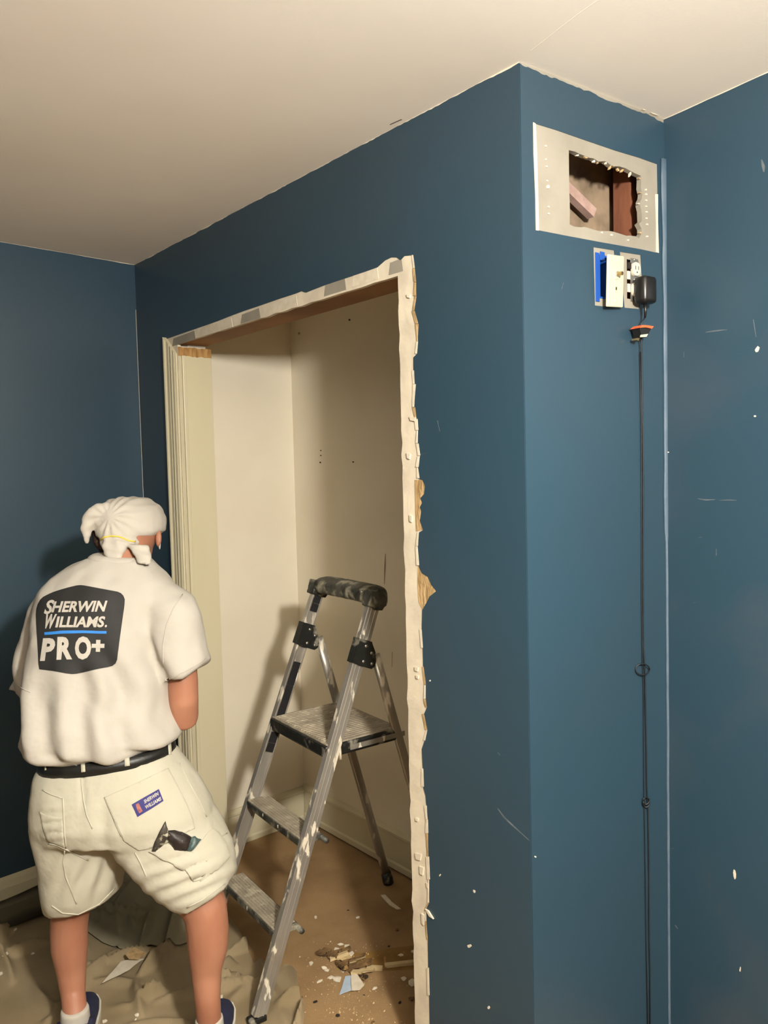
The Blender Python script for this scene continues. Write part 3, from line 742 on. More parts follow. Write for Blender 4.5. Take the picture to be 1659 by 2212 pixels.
for i, (x, y, r) in enumerate([(12, 2088, .012), (2, 2110, .012), (33, 2014, .009), (70, 2065, .009), (298, 2200, .011), (293, 2207, .007), (226, 2210, .01), (290, 1967, .007), (478, 2160, .01), (484, 2195, .012)]):
    q = at_z(x, y); q.z = cloth_h(q.x, q.y) * .7
    obj('plaster_lump', rock(q, r, i + 250), M_CHIP, None, 'white plaster crumb lying on the tan canvas drop cloth', 'debris', 'plaster crumbs on the drop cloth')
# fine grit nobody could count
bm = nb()
for i in range(420):
    x = rb.gauss(760, 60); y = rb.uniform(2110, 2260) if i % 3 else rb.uniform(2030, 2130)
    if not 640 < x < 900: continue
    p = at_z(x, y); r = rb.uniform(.0012, .0042)
    vs = [bm.verts.new(p + Vector((rb.uniform(-r, r), rb.uniform(-r, r), z))) for z in (0.0005, .0005, .0005, r * 1.3)]
    for f in ((0, 1, 2), (0, 1, 3), (1, 2, 3), (2, 0, 3)):
        bm.faces.new([vs[k] for k in f])
bmesh.ops.recalc_face_normals(bm, faces=bm.faces[:])
obj('plaster_grit', bm, M_LATH, None, 'fine pale plaster grit scattered over the closet floor', 'grit', kind='stuff')

# ------------------------------------------------------------------ step ladder
TH = -.9526; LO = Vector((-.5203, 2.346, 0)); LU = Vector((math.cos(TH), math.sin(TH), 0)); LV = Vector((-LU.y, LU.x, 0))
SF, W0, WT, ZT = .3981, .1977, .1721, 1.191
def lw(z): return W0 + (WT - W0) * z / ZT
def lp(a, b, z): return LO + LU * a + LV * b + ZZ * z
def bl(s, z):
    t = z / 1.0252; return lp(s * (.1864 * (1 - t) + lw(1.0252) * t), .7511 * (1 - t) + (SF * 1.0252 + .05) * t, z)
lad = root('step_ladder', lp(0, .37, 0), 'paint-splattered aluminium step ladder standing in the closet doorway', 'ladder')
def bar(p, q, a_dir, wa, wb, bev=.003, hollow=False):
    t = (q - p).normalized(); a = (a_dir - t * a_dir.dot(t)).normalized(); b = t.cross(a)
    bm = nb(); box(bm, p, a, b, t, -wa / 2, wa / 2, -wb / 2, wb / 2, 0, (q - p).length, bev); return bm
for s in (-1, 1):
    p, q = lp(s * lw(.02), SF * .02, .02), lp(s * lw(1.175), SF * 1.175, 1.175)
    t = (q - p).normalized(); a = (LU - t * LU.dot(t)).normalized(); b = a.cross(t); b = b if b.dot(LV) > 0 else -b
    L_ = (q - p).length
    bm = nb()  # C-channel: web outside, flanges front and rear, open to the inside
    w, d_, th = .024, .042, .003
    sec = [(s * w / 2, -d_ / 2), (s * w / 2, d_ / 2), (-s * w / 2, d_ / 2), (-s * w / 2, d_ / 2 - .006), (-s * w / 2 + s * th * 2, d_ / 2 - .006), (s * w / 2 - s * th, d_ / 2 - th), (s * w / 2 - s * th, -d_ / 2 + th), (-s * w / 2 + s * th * 2, -d_ / 2 + .006), (-s * w / 2, -d_ / 2 + .006), (-s * w / 2, -d_ / 2)]
    rings = [[bm.verts.new(p + a * x + b * y + t * h) for x, y in sec] for h in np.linspace(0, L_, 4)]
    bridge(bm, rings); bmesh.ops.recalc_face_normals(bm, faces=bm.faces[:])
    bmesh.ops.bevel(bm, geom=[e for e in bm.edges if abs((e.verts[0].co - e.verts[1].co).normalized().dot(t)) > .99], offset=.0012, segments=1, affect='EDGES')
    rail = obj('front_rail', bm, M_ALU, lad)
    # inside web liner (bright face) + grooves
    bm = nb(); box(bm, p, a, b, t, -s * w / 2 + s * .008 if s > 0 else -s * w / 2 - .0075, -s * w / 2 + s * .0085 if s > 0 else -s * w / 2 - .007, -d_ / 2 + .004, d_ / 2 - .004, 0.0, L_)
    obj('rail_web', bm, M_ALU, rail)
    for y in (-.008, .008):
        bm = nb(); tube(bm, [p + a * (s * w / 2) + b * y, q + a * (s * w / 2) + b * y], .0022, 6); obj('rail_ridge', bm, M_ALU, rail)
    bm = nb(); box(bm, lp(s * lw(0), 0, 0), LU, LV, ZZ, -.015, .015, -.026, .028, 0.002, .022, .004)
    obj('rubber_foot', bm, M_PLAST, lad)
    # rear leg
    p2, q2 = bl(s, .03), bl(s, 1.0)
    bm = nb(); tube(bm, [p2 + (q2 - p2) * k / 6 for k in range(7)], (.010, .017), 14, flat=LU)
    obj('rear_leg', bm, M_ALU, lad, smooth=True)
    bm = nb(); tube(bm, [bl(s, .0005), bl(s, .02), bl(s, .05)], [(.016, .021), (.017, .022), (.014, .02)], 12, flat=LU)
    obj('rubber_foot', bm, M_PLAST, lad, smooth=True)
    # hinge bracket wrapping the rail
    z0, z1 = .985, 1.065
    P0, P1 = lp(s * lw(z0), SF * z0, z0), lp(s * lw(z1), SF * z1, z1)
    bm = nb(); tt = (P1 - P0).normalized(); aa = (LU - tt * LU.dot(tt)).normalized(); bb = aa.cross(tt); bb = bb if bb.dot(LV) > 0 else -bb
    out = [(-.026, 0), (.0, -.004), (.050, -.004), (.060, .006), (.060, .022), (.048, .050), (.028, .072), (.024, .078), (-.026, .078)]
    f = lambda x, y, c: P0 + bb * x + tt * y + aa * c
    br = obj('hinge_bracket', slab(out, [], f, -.017, .017), M_PLAST, lad)
    for (x, y) in ((.046, .012), (.012, .012), (.034, .044), (.006, .060)):
        bm = nb(); c = P0 + bb * x + tt * y
        ellipsoid(bm, c + aa * .017, (bb * .0055, tt * .0055, aa * .003), 10, 6); obj('rivet', bm, M_RIVET, br, smooth=True)
        bm = nb(); ellipsoid(bm, c - aa * .017, (bb * .0055, tt * .0055, aa * .003), 10, 6); obj('rivet', bm, M_RIVET, br, smooth=True)
# stickers on the inner face of the far rail
p, q = lp(-lw(.02), SF * .02, .02), lp(-lw(1.175), SF * 1.175, 1.175); t = (q - p).normalized(); a = (LU - t * LU.dot(t)).normalized(); b = a.cross(t); b = b if b.dot(LV) > 0 else -b
for z0, z1 in ((1.128, 1.158), (1.10, 1.126), (.855, .93), (.80, .853), (.745, .80), (.667, .70), (.637, .665)):
    k0, k1 = (z0 - .02) / t.z, (z1 - .02) / t.z
    bm = nb(); box(bm, p, a, b, t, .0125, .0132, -.014, .014, k0, k1); obj('sticker', bm, M_STICK, lad)
bm = nb(); box(bm, p, a, b, t, .0125, .0131, -.014, .014, (.715 - .02) / t.z, (.735 - .02) / t.z); obj('sticker', bm, M_WPRINT, lad)
# platform tray
zp = .7537; vf = SF * zp - .035; W = lw(zp) + .004; PD = .292
bm = nb(); box(bm, lp(0, vf, zp), LU, LV, ZZ, -W, W, 0, PD, -.045, -.004, .008)
plat = obj('platform', bm, M_PLAST, lad, smooth=False)
bm = nb(); box(bm, lp(0, vf, zp), LU, LV, ZZ, -W + .006, W - .006, .008, PD - .012, -.008, .0, .002)
obj('tread_plate', bm, M_TREAD, plat)
for k in range(22):
    x = -W + .022 + k * (2 * W - .044) / 21
    bm = nb(); box(bm, lp(0, vf, zp), LU, LV, ZZ, x - .0028, x + .0028, .015, PD - .03, -.002, .003, .0012); obj('tread_rib', bm, M_TREAD, plat)
for s in (-1, 1):
    bm = nb(); box(bm, lp(0, vf, zp), LU, LV, ZZ, s * W - .0015 if s > 0 else s * W - .003, s * W + .003 if s > 0 else s * W + .0015, .09, PD + .01, -.034, -.018, .001)
    obj('side_brace', bm, M_ALU, lad)
bm = nb(); tube(bm, [lp(W + .002, vf + .05, zp - .002), lp(W + .004, vf + .05, zp - .03), lp(W + .005, vf + .05, zp - .052)], [.003, .0042, .005], 8); obj('paint_drip', bm, M_CHIP, plat, smooth=True)
# two lower steps
for z in (.4891, .2441):
    W = lw(z) - .008; vf = SF * z - .028
    bm = nb(); box(bm, lp(0, vf, z), LU, LV, ZZ, -W, W, 0, .078, -.026, -.003, .003)
    st = obj('step', bm, M_PLASTC, lad)
    bm = nb(); box(bm, lp(0, vf, z), LU, LV, ZZ, -W + .004, W - .004, .003, .076, -.004, .0, .001); obj('tread_plate', bm, M_TREAD, st)
    for k in range(7):
        y = .010 + k * .0098
        bm = nb(); box(bm, lp(0, vf, z), LU, LV, ZZ, -W + .008, W - .008, y, y + .004, -.001, .0016, .0006); obj('tread_rib', bm, M_TREAD, st)
    bm = nb(); tube(bm, [lp(-W - .02, vf + .082, z - .02), lp(W + .028, vf + .082, z - .02)], .0085, 10); obj('step_tube', bm, M_PLASTC, st, smooth=True)
    for k in range(2):
        x = random.uniform(-W + .02, W - .02); bm = nb(); l = random.uniform(.008, .02)
        tube(bm, [lp(x, vf - .001, z - .004), lp(x, vf - .002, z - .004 - l)], [.0018, .0024], 7); obj('paint_drip', bm, M_TREAD, st, smooth=True)
# moulded top handle
bm = nb(); zt = ZT; vt = SF * zt; W = lw(zt)
prof_z = []
for k in range(25):
    x = -1 + 2 * k / 24; dip = max(0, abs(x) - .72) / .28
    c = lp(x * (W + .018), vt + .006, zt + .008 - .006 * abs(x) ** 4 - .010 * dip ** 2)
    prof_z.append((c - ZZ * .004, .034 * (1 - .2 * max(0, abs(x) - .9) / .1), .025 + .004 * dip))
rings = []
for c, r1, r2 in prof_z:
    ring = []
    for k in range(20):
        t = k * 2 * math.pi / 20; cs, sn = math.cos(t), math.sin(t)
        ring.append(bm.verts.new(c + LV * (r1 * 1.12 * math.copysign(abs(cs) ** .55, cs)) + ZZ * (r2 * 1.05 * math.copysign(abs(sn) ** .55, sn) - (.006 if cs < 0 else 0))))
    rings.append(ring)
bridge(bm, rings)
for s in (-1, 1):
    p0, p1 = lp(s * (lw(1.13) + .001), SF * 1.13, 1.13), lp(s * (lw(1.2) + .001), SF * 1.2, 1.2)
    tt = (p1 - p0).normalized(); aa = (LU - tt * LU.dot(tt)).normalized(); bb = aa.cross(tt)
    rg = []
    for h, k in ((0.024, 1.0), (.04, 1.06), (.075, 1.15)):
        rg.append([bm.verts.new(p0 + tt * h + aa * x * k + bb * y * k) for x, y in ((-.021, -.030), (.021, -.030), (.021, .030), (-.021, .030))])
    bridge(bm, rg)
me = remesh(bm, .004, 5)
displace(me, lambda p_, n_: .0012 * noise.noise(p_ * 70))
cap = obj('top_handle', me, M_PLASTC, lad)
for (a_, z_) in ((.135, 1.2), (.15, 1.168)):
    c = lp(a_, vt - .029, z_); bm = nb(); ellipsoid(bm, c, (LU * .007, LV * .004, ZZ * .007), 10, 6); obj('rivet', bm, M_RIVET, cap, smooth=True)

# ------------------------------------------------------------------ electrical things on the return wall
def bcbox(a0, a1, b0, b1, c0, c1, bev=0.): bm = nb(); box(bm, B, BCu, BCn, ZZ, a0, a1, c0, c1, b0, b1, bev); return bm
jb = root('junction_box', fBC(.275, 1.975, -.03), 'blue plastic junction box recessed behind the tilted ivory plate', 'junction box')
for a in ((.250, .253, 1.975, 2.075, -.05, .001), (.297, .300, 1.975, 2.075, -.05, .001), (.253, .297, 1.975, 1.979, -.05, .001), (.253, .297, 2.071, 2.075, -.05, .001)):
    obj('box_side', bcbox(*a), M_BOX, jb)
obj('box_back', bcbox(.253, .297, 1.979, 2.071, -.053, -.05), M_BOX, jb)
obj('mounting_ear', bcbox(.252, .268, 2.062, 2.082, .001, .003, .0008), M_BOX, jb); obj('mounting_ear', bcbox(.284, .299, 2.062, 2.080, .001, .003, .0008), M_BOX, jb)
obj('mounting_flange', bcbox(.236, .2495, 1.966, 2.078, .0003, .002, .0006), M_BOX, jb)
pl = root('cover_plate', fBC(.276, 1.95, .02), 'tilted ivory cover plate with a coaxial connector hanging off the wall', 'cover plate')
po = fBC(.276, 2.012, .021); pa = (BCu * .985 - BCn * .12 + ZZ * .09).normalized(); pz = (ZZ * .985 - BCn * -.10 - BCu * .09); pz = (pz - pa * pz.dot(pa)).normalized(); pn = pa.cross(pz); pn = pn if pn.dot(BCn) > 0 else -pn
def pbox(a0, a1, b0, b1, c0, c1, bev=0.): bm = nb(); box(bm, po, pa, pn, pz, a0, a1, c0, c1, b0, b1, bev); return bm
body = obj('plate', pbox(-.034, .034, -.058, .058, 0, .006, .0025), M_IVORY, pl)
obj('jack_frame', pbox(-.009, .009, .004, .026, .0058, .0075, .0008), M_IVORY, pl)
obj('jack_frame', pbox(-.008, .008, -.025, -.009, .0058, .0068, .0006), M_IVORY, pl)
obj('jack_socket', pbox(-.003, .003, -.020, -.013, .0066, .0071), M_BRASS, pl)
bm = nb(); tube(bm, [po + pz * .016 + pn * .007, po + pz * .016 + pn * .011], .0058, 6); obj('hex_nut', bm, M_RIVET, pl)
bm = nb(); tube(bm, [po + pz * .016 + pn * .011, po + pz * .016 + pn * .022], .0046, 12); obj('coaxial_connector', bm, M_BRASS, pl, smooth=False)
for zz in (.045, -.045):
    bm = nb(); ellipsoid(bm, po + pz * zz + pn * .006, (pa * .0035, pz * .0035, pn * .0012), 10, 6); obj('screw', bm, M_IVORY, pl, smooth=True)
ot = root('wall_outlet', fBC(.377, 1.985, .0), 'bare white duplex outlet with its cover plate missing', 'outlet')
obj('box_recess', bcbox(.353, .397, 1.986, 2.077, -.045, -.040), M_BOX, ot)
obj('yoke', bcbox(.363, .392, 1.980, 2.082, .001, .003, .0008), M_RIVET, ot)
for zc in (2.056, 2.008):
    bm = nb(); rg = []
    for c, k in ((.003, 1), (.009, 1), (.0105, .93)):
        rg.append([bm.verts.new(fBC(.3775 + .0145 * k * math.copysign(abs(math.cos(t)) ** .8, math.cos(t)), zc + .0165 * k * math.sin(t), c)) for t in np.linspace(0, 2 * math.pi, 20, endpoint=False)])
    bridge(bm, rg); bmesh.ops.recalc_face_normals(bm, faces=bm.faces[:])
    rc = obj('receptacle', bm, M_IVORY2, ot)
    for dx in (-.0055, .0055): obj('slot_shade', bcbox(.3775 + dx - .0009, .3775 + dx + .0009, zc - .002, zc + .007, .0104, .0109), M_DARK, rc)  # flat dark piece paints the shade of a slot, nothing is cut
    bm = nb(); tube(bm, [fBC(.3775, zc - .008, .0104), fBC(.3775, zc - .008, .0109)], .002, 10); obj('earth_hole_shade', bm, M_DARK, rc)  # flat dark disc, the hole's shade put in as colour
bm = nb(); ellipsoid(bm, fBC(.377, 2.032, .004), (BCu * .003, ZZ * .003, BCn * .0015), 10, 6); obj('screw', bm, M_RIVET, ot, smooth=True)
bm = nb(); ellipsoid(bm, fBC(.377, 2.079, .004), (BCu * .003, ZZ * .003, BCn * .0015), 10, 6); obj('screw', bm, M_RIVET, ot, smooth=True)
for a in ((.3505, .3605, 2.03, 2.05, .0005, .004), (.351, .361, 2.0, 2.02, .0005, .004), (.352, .362, 2.055, 2.07, .0005, .006)): obj('wire_clamp', bcbox(*a, .001), M_IVORY2 if a[2] != 2.055 else M_DARK, ot)
# black adapter and cord
ad = root('power_adapter', fBC(.385, 1.965, .03), 'black plug-in power adapter with a thin cord hanging down the narrow blue wall', 'adapter')
bm = nb(); box(bm, fBC(.383, 2.003, 0), BCu, BCn, ZZ, -.024, .024, .0112, .047, -.033, .031, .009)
obj('body', bm, M_ADAPT, ad, smooth=True)
bm = nb(); tube(bm, [fBC(.383, 1.972, .028), fBC(.384, 1.955, .028), fBC(.385, 1.938, .026)], [.0042, .0035, .0025], 8); obj('strain_relief', bm, M_ADAPT, ad, smooth=True)
def cordpts(lst): return [fBC(*px_bc(x, y, c), c) for x, y, c in lst]
bm = nb()
tube(bm, [fBC(.385, 1.94, .026)] + cordpts([(1385, 700, .022), (1386, 760, .014), (1388, 900, .006), (1390, 1050, .005), (1389, 1250, .005), (1390, 1400, .005), (1393, 1445, .006), (1396, 1600, .005), (1397, 1700, .005), (1400, 1760, .005), (1402, 1900, .005), (1402, 1990, .005), (1404, 2100, .005), (1404, 2212, .005)]), .0019, 6)
cord = obj('power_cord', bm, M_CORD, ad, smooth=True)
bm = nb(); tube(bm, cordpts([(1383, 760, .010), (1385, 900, .005), (1386, 1100, .004), (1386, 1300, .004), (1388, 1430, .005), (1390, 1500, .004), (1391, 1700, .004), (1392, 1760, .004), (1394, 1900, .004), (1396, 2050, .004), (1399, 2212, .004)]), .0015, 6); obj('second_strand', bm, M_CORD, cord, smooth=True)
bm = nb(); lp_ = [(1390 + 3 + 15 * math.cos(t) - 5, 1446 + 12 * math.sin(t), .008 + .004 * math.sin(t * 1.5)) for t in np.linspace(0, 2 * math.pi, 22)]
tube(bm, cordpts(lp_), .0018, 6); obj('cord_loop', bm, M_CORD, cord, smooth=True)
bm = nb(); lp_ = [(1396 + 7 * math.cos(t), 1727 + 9 * math.sin(t) + t, .008 + .003 * math.sin(t * 2)) for t in np.linspace(0, 3.2 * math.pi, 26)]
tube(bm, cordpts(lp_), .0019, 6); obj('cord_knot', bm, M_CORD, cord, smooth=True)
# little orange and black clip on the cord
cl = root('cord_tag', fBC(*px_bc(1388, 735, .03), .03), 'small orange and black tag clipped on the hanging cord', 'tag')
tg = lambda pts, c0, c1: slab([px_bc(*p, .03) for p in pts], [], fBC, c0, c1)
obj('tag_body', tg([(1378, 708), (1404, 709), (1395, 728), (1384, 730)], .012, .034), M_ADAPT, cl)
obj('tag_rim', tg([(1376, 709), (1382, 703), (1396, 704), (1407, 706), (1403, 711), (1390, 708)], .010, .037), M_ORANGE, cl)
obj('tag_label', tg([(1381, 724), (1396, 722), (1393, 728), (1380, 729)], .033, .0352), M_IVORY, cl)
obj('tag_stub', tg([(1377, 730), (1384, 729), (1381, 736), (1377, 734)], .014, .028), M_BRASS, cl)

# ------------------------------------------------------------------ the painter, seen from behind
PH = math.radians(10)
PR = Vector((math.cos(PH), -math.sin(PH), 0)); PF = Vector((math.sin(PH), math.cos(PH), 0))
man = root('person', Vector((-.70, 2.12, 0)), 'painter in white T-shirt, white shorts and bandana seen from behind, facing the dark corner', 'person')
def rg(l, r, y, b, f=None): 
    L_ = at_y(l[0], l[1], y); R_ = at_y(r[0], r[1], y); return (L_, R_, b if f is None else (b, f))

# --- T-shirt
bm = nb()
ringloft(bm, [rg((97, 1634), (364, 1608), 2.10, .105), rg((72, 1627), (378, 1598), 2.10, .132), rg((54, 1604), (381, 1578), 2.105, .146), rg((56, 1560), (370, 1545), 2.11, .146),
              rg((62, 1500), (358, 1484), 2.125, .14), rg((72, 1420), (352, 1400), 2.15, .136), rg((76, 1340), (358, 1325), 2.175, .13), rg((90, 1280), (384, 1282), 2.195, .118),
              rg((118, 1245), (366, 1252), 2.205, .10), rg((158, 1219), (340, 1226), 2.215, .082), rg((200, 1200), (322, 1209), 2.22, .064)], PF, 32, 2.25)
# right sleeve, left sleeve
ringloft(bm, [rg((300, 1290), (372, 1262), 2.185, .055), rg((318, 1322), (414, 1292), 2.165, .066), rg((334, 1362), (430, 1328), 2.15, .070), rg((346, 1420), (441, 1380), 2.14, .072), rg((356, 1478), (450, 1428), 2.13, .073)], PF, 24, 2.1)
ringloft(bm, [rg((100, 1262), (170, 1300), 2.20, .055), rg((68, 1312), (150, 1336), 2.215, .064), rg((50, 1390), (132, 1404), 2.23, .066), rg((38, 1440), (118, 1456), 2.24, .066), rg((29, 1484), (106, 1506), 2.245, .066)], PF, 24, 2.1)
me = remesh(bm, .0085, 5, .5)
def g2(u0, v0, su, sv, u, v): return math.exp(-((u - u0) / su) ** 2 - ((v - v0) / sv) ** 2)
def to_px(p):
    d = CAM.T @ np.array((p.x, p.y, p.z - CAMZ)); return CX + FPX * d[0] / d[2], CY + FPX * d[1] / d[2]
def shirt_fold(p, n):
    x = (p - Vector((-.75, 2.1, 0))).dot(PR); z = p.z; d = 0.
    low = smoothstep(1.14, .98, z) * smoothstep(.84, .88, z)
    wob = noise.noise(Vector((x * 4, p.y * 4, z * 3)))
    d += low * .011 * math.sin(x * 62 + 2.2 * wob + (z - 1) * 9)
    # diagonal pulls from the right armpit toward the lower back
    q = (x - .10) * .80 + (z - 1.16) * .60
    d += .009 * math.sin(q * 85 + 2 * wob) * math.exp(-((x - .08) / .10) ** 2 - ((z - 1.05) / .10) ** 2)
    # soft folds over the shoulders and sleeves
    d += .008 * noise.noise(Vector((x * 11, p.y * 9, z * 7))) + .003 * noise.noise(p * 26)
    d += .004 * math.sin(z * 110 + x * 30 + 3 * wob) * smoothstep(.90, .86, z)
    return d
displace(me, shirt_fold)
shirt = obj('t_shirt', me, M_SHIRT, man); BS = bvh_of(me)
# collar band
bm = nb(); ringloft(bm, [rg((192, 1208), (327, 1216), 2.22, .071), rg((197, 1200), (323, 1209), 2.222, .070), rg((206, 1194), (316, 1203), 2.225, .062)], PF, 28, 2.1)
obj('collar', remesh(bm, .005, 3), M_SHIRT, shirt)
# sleeve hems and armhole seam
for pts in ([(360, 1470), (380, 1461), (405, 1448), (428, 1434), (443, 1423)], [(35, 1477), (46, 1486), (58, 1492), (66, 1495)]):
    obj('hem_stitch', seam(BS, pts, .0014, .0004), M_SHIRT, shirt, smooth=True)
obj('armhole_seam', seam(BS, [(394, 1284), (376, 1312), (360, 1350), (352, 1395), (353, 1440)], .0018, .0006), M_SHIRT, shirt, smooth=True)
# printed badge
def cpx(p): return (60 + p[0] / 7.213, 1250 + p[1] / 7.213)
badge = [(134, 560), (142, 470), (165, 395), (200, 330), (240, 290), (320, 248), (400, 212), (520, 172), (640, 138), (760, 110), (820, 104), (880, 108), (990, 128), (1100, 150), (1250, 178), (1400, 206), (1450, 228), (1490, 268), (1512, 325), (1508, 400), (1500, 470), (1475, 640), (1450, 810), (1425, 1000), (1402, 1190), (1396, 1260), (1372, 1320), (1320, 1360), (1240, 1382), (1120, 1404), (1000, 1430), (860, 1462), (760, 1482), (690, 1488), (600, 1478), (500, 1458), (400, 1438), (280, 1422), (185, 1410), (172, 1330), (165, 1150), (150, 900), (138, 700)]
bd = obj('badge', patch(BS, [cpx(p) for p in badge], .0016, 0, 4), M_BLACK, shirt, smooth=True)
bd['label'] = 'black printed badge on the back of the shirt'
OFF = .0034
def letters(s, p0, p1, hv, m=M_WPRINT, bold=.02, parent=bd, bv=BS, off=OFF, name='lettering'):
    return obj(name, text_on(bv, s, p0, p1, hv, off, bold), m, parent)
letters('S', (96, 1326), (112, 1325.5), (9, -29), bold=.03)
letters('HERWIN', (113, 1322.6), (226, 1320.5), (6.5, -22.5), bold=.035)
letters('W', (94, 1356), (117, 1356), (8, -29), bold=.05)
letters('ILLIAMS', (121, 1354.6), (224, 1354), (5, -22.5), bold=.035)
letters('.', (226.5, 1354.4), (231, 1354.4), (.6, -4.5))
obj('blue_rule', patch(BS, [(97.5, 1366), (135, 1362.5), (180, 1362), (230.5, 1363.5), (230.3, 1369), (180, 1368), (135, 1369), (98, 1372)], OFF, 0, 3), M_BPRINT, bd)
letters('P', (88.5, 1424.5), (116, 1424), (6.5, -45.5), bold=.05)
letters('R', (123.5, 1422.5), (157, 1421.5), (2, -46.5), bold=.05)
letters('O', (162.5, 1421.5), (197, 1421), (.5, -46.5), bold=.05)
letters('+', (197.5, 1411), (226, 1411), (1.2, -29), bold=.06)

# --- belt, shorts
bm = nb()
ringloft(bm, [rg((93, 1652), (374, 1622), 2.10, .118), rg((86, 1672), (392, 1650), 2.095, .130), rg((81, 1705), (424, 1692), 2.085, .142), rg((78, 1755), (452, 1745), 2.08, .150), rg((86, 1795), (462, 1790), 2.08, .135)], PF, 32, 2.3)
ringloft(bm, [rg((81, 1760), (262, 1775), 2.10, .128), rg((88, 1800), (262, 1815), 2.105, .124), rg((95, 1840), (262, 1850), 2.11, .118), rg((100, 1890), (258, 1890), 2.115, .110), rg((104, 1930), (256, 1912), 2.12, .104), rg((107, 1956), (253, 1930), 2.125, .098)], PF, 28, 2.2)
ringloft(bm, [rg((205, 1765), (462, 1762), 2.085, .134), rg((240, 1805), (480, 1795), 2.08, .128), rg((275, 1850), (494, 1826), 2.07, .120), rg((315, 1895), (502, 1858), 2.065, .112), rg((355, 1930), (505, 1880), 2.06, .102), rg((397, 1958), (503, 1898), 2.06, .092)], PF, 28, 2.2)
me = remesh(bm, .0085, 4, .5)
def short_fold(p, n):
    u, v = to_px(p); wob = noise.noise(p * 5)
    d = .003 * noise.noise(p * 12) + .0016 * noise.noise(p * 30)
    d += .006 * math.sin((u * .16 + v * .05) + 2.5 * wob) * g2(190, 1900, 70, 55, u, v)
    d += .006 * math.sin((u * .08 + v * .20) + 2.5 * wob) * g2(400, 1900, 90, 55, u, v)
    d += .004 * math.sin(v * .30 + u * .05 + 2 * wob) * g2(115, 1780, 25, 45, u, v)
    d -= .010 * g2(222, 1790, 16, 60, u, v)
    d -= .006 * g2(178, 1700, 6, 60, u, v)
    return d
displace(me, short_fold)
shorts = obj('shorts', me, M_SHORTS, man); BH = bvh_of(me)
for pts in ([(174, 1664), (177, 1700), (181, 1730), (188, 1762), (200, 1790)], [(226, 1722), (240, 1752), (250, 1780), (262, 1806)], [(136, 1724), (138, 1760), (140, 1800), (143, 1832)], [(140, 1838), (136, 1862), (142, 1892), (154, 1924), (166, 1952)], [(292, 1842), (304, 1864), (316, 1892)],
            [(406, 1846), (416, 1872), (430, 1902)], [(92, 1706), (110, 1716), (134, 1724)], [(105, 1822), (124, 1826), (142, 1834), (166, 1846), (190, 1858)], [(440, 1836), (468, 1812), (490, 1800)], [(432, 1904), (460, 1884), (494, 1852)], [(388, 1648), (408, 1690), (430, 1730), (446, 1764)], [(112, 1956), (135, 1972), (169, 1975), (214, 1953), (248, 1918)], [(404, 1960), (437, 1944), (486, 1908)]):
    obj('seam', seam(BH, pts, .0019, .0008), M_SHORTS, shorts, smooth=True)
pk = obj('back_pocket', patch(BH, [(226, 1722), (262, 1706), (300, 1689), (362, 1659), (384, 1700), (402, 1735), (416, 1770), (420, 1790), (370, 1812), (325, 1832), (300, 1836), (268, 1815), (250, 1778)], .0035, .003, 4), M_SHORTS, shorts, smooth=True)
obj('back_pocket', patch(BH, [(88, 1752), (100, 1760), (120, 1765), (136, 1764), (138, 1800), (142, 1830), (120, 1822), (104, 1815), (95, 1790)], .0035, .003, 3), M_SHORTS, shorts, smooth=True)
cargo = obj('cargo_pocket', patch(BH, [(322, 1838), (340, 1832), (356, 1822), (368, 1824), (376, 1834), (404, 1836), (412, 1840), (432, 1818), (446, 1800), (456, 1790), (470, 1800), (486, 1822), (494, 1850), (470, 1876), (434, 1902), (420, 1906), (400, 1880), (370, 1866)], .006, .005, 4), M_SHORTS, shorts, smooth=True)
BP = bvh_of(pk.data)
lab = obj('pocket_label', patch(BP, [(284.6, 1738), (314, 1721), (342.6, 1705), (348, 1718), (352.7, 1730), (325, 1748), (297, 1764.6), (291, 1751)], .002, 0, 3), M_NAVY, shorts)
lab['label'] = 'navy woven label on the back pocket'
obj('label_figure', patch(BP, [(293, 1738), (299, 1734), (304, 1744), (308, 1752), (301, 1757), (296, 1748)], .003, 0, 2), M_PINK, lab)
obj('lettering', text_on(BP, 'SHERWIN', (312, 1736), (342, 1718), (-1.5, -7.5), .003, .03), M_WPRINT, lab)
obj('lettering', text_on(BP, 'WILLIAMS', (314, 1748), (348, 1728.5), (-1.5, -7.5), .003, .03), M_WPRINT, lab)
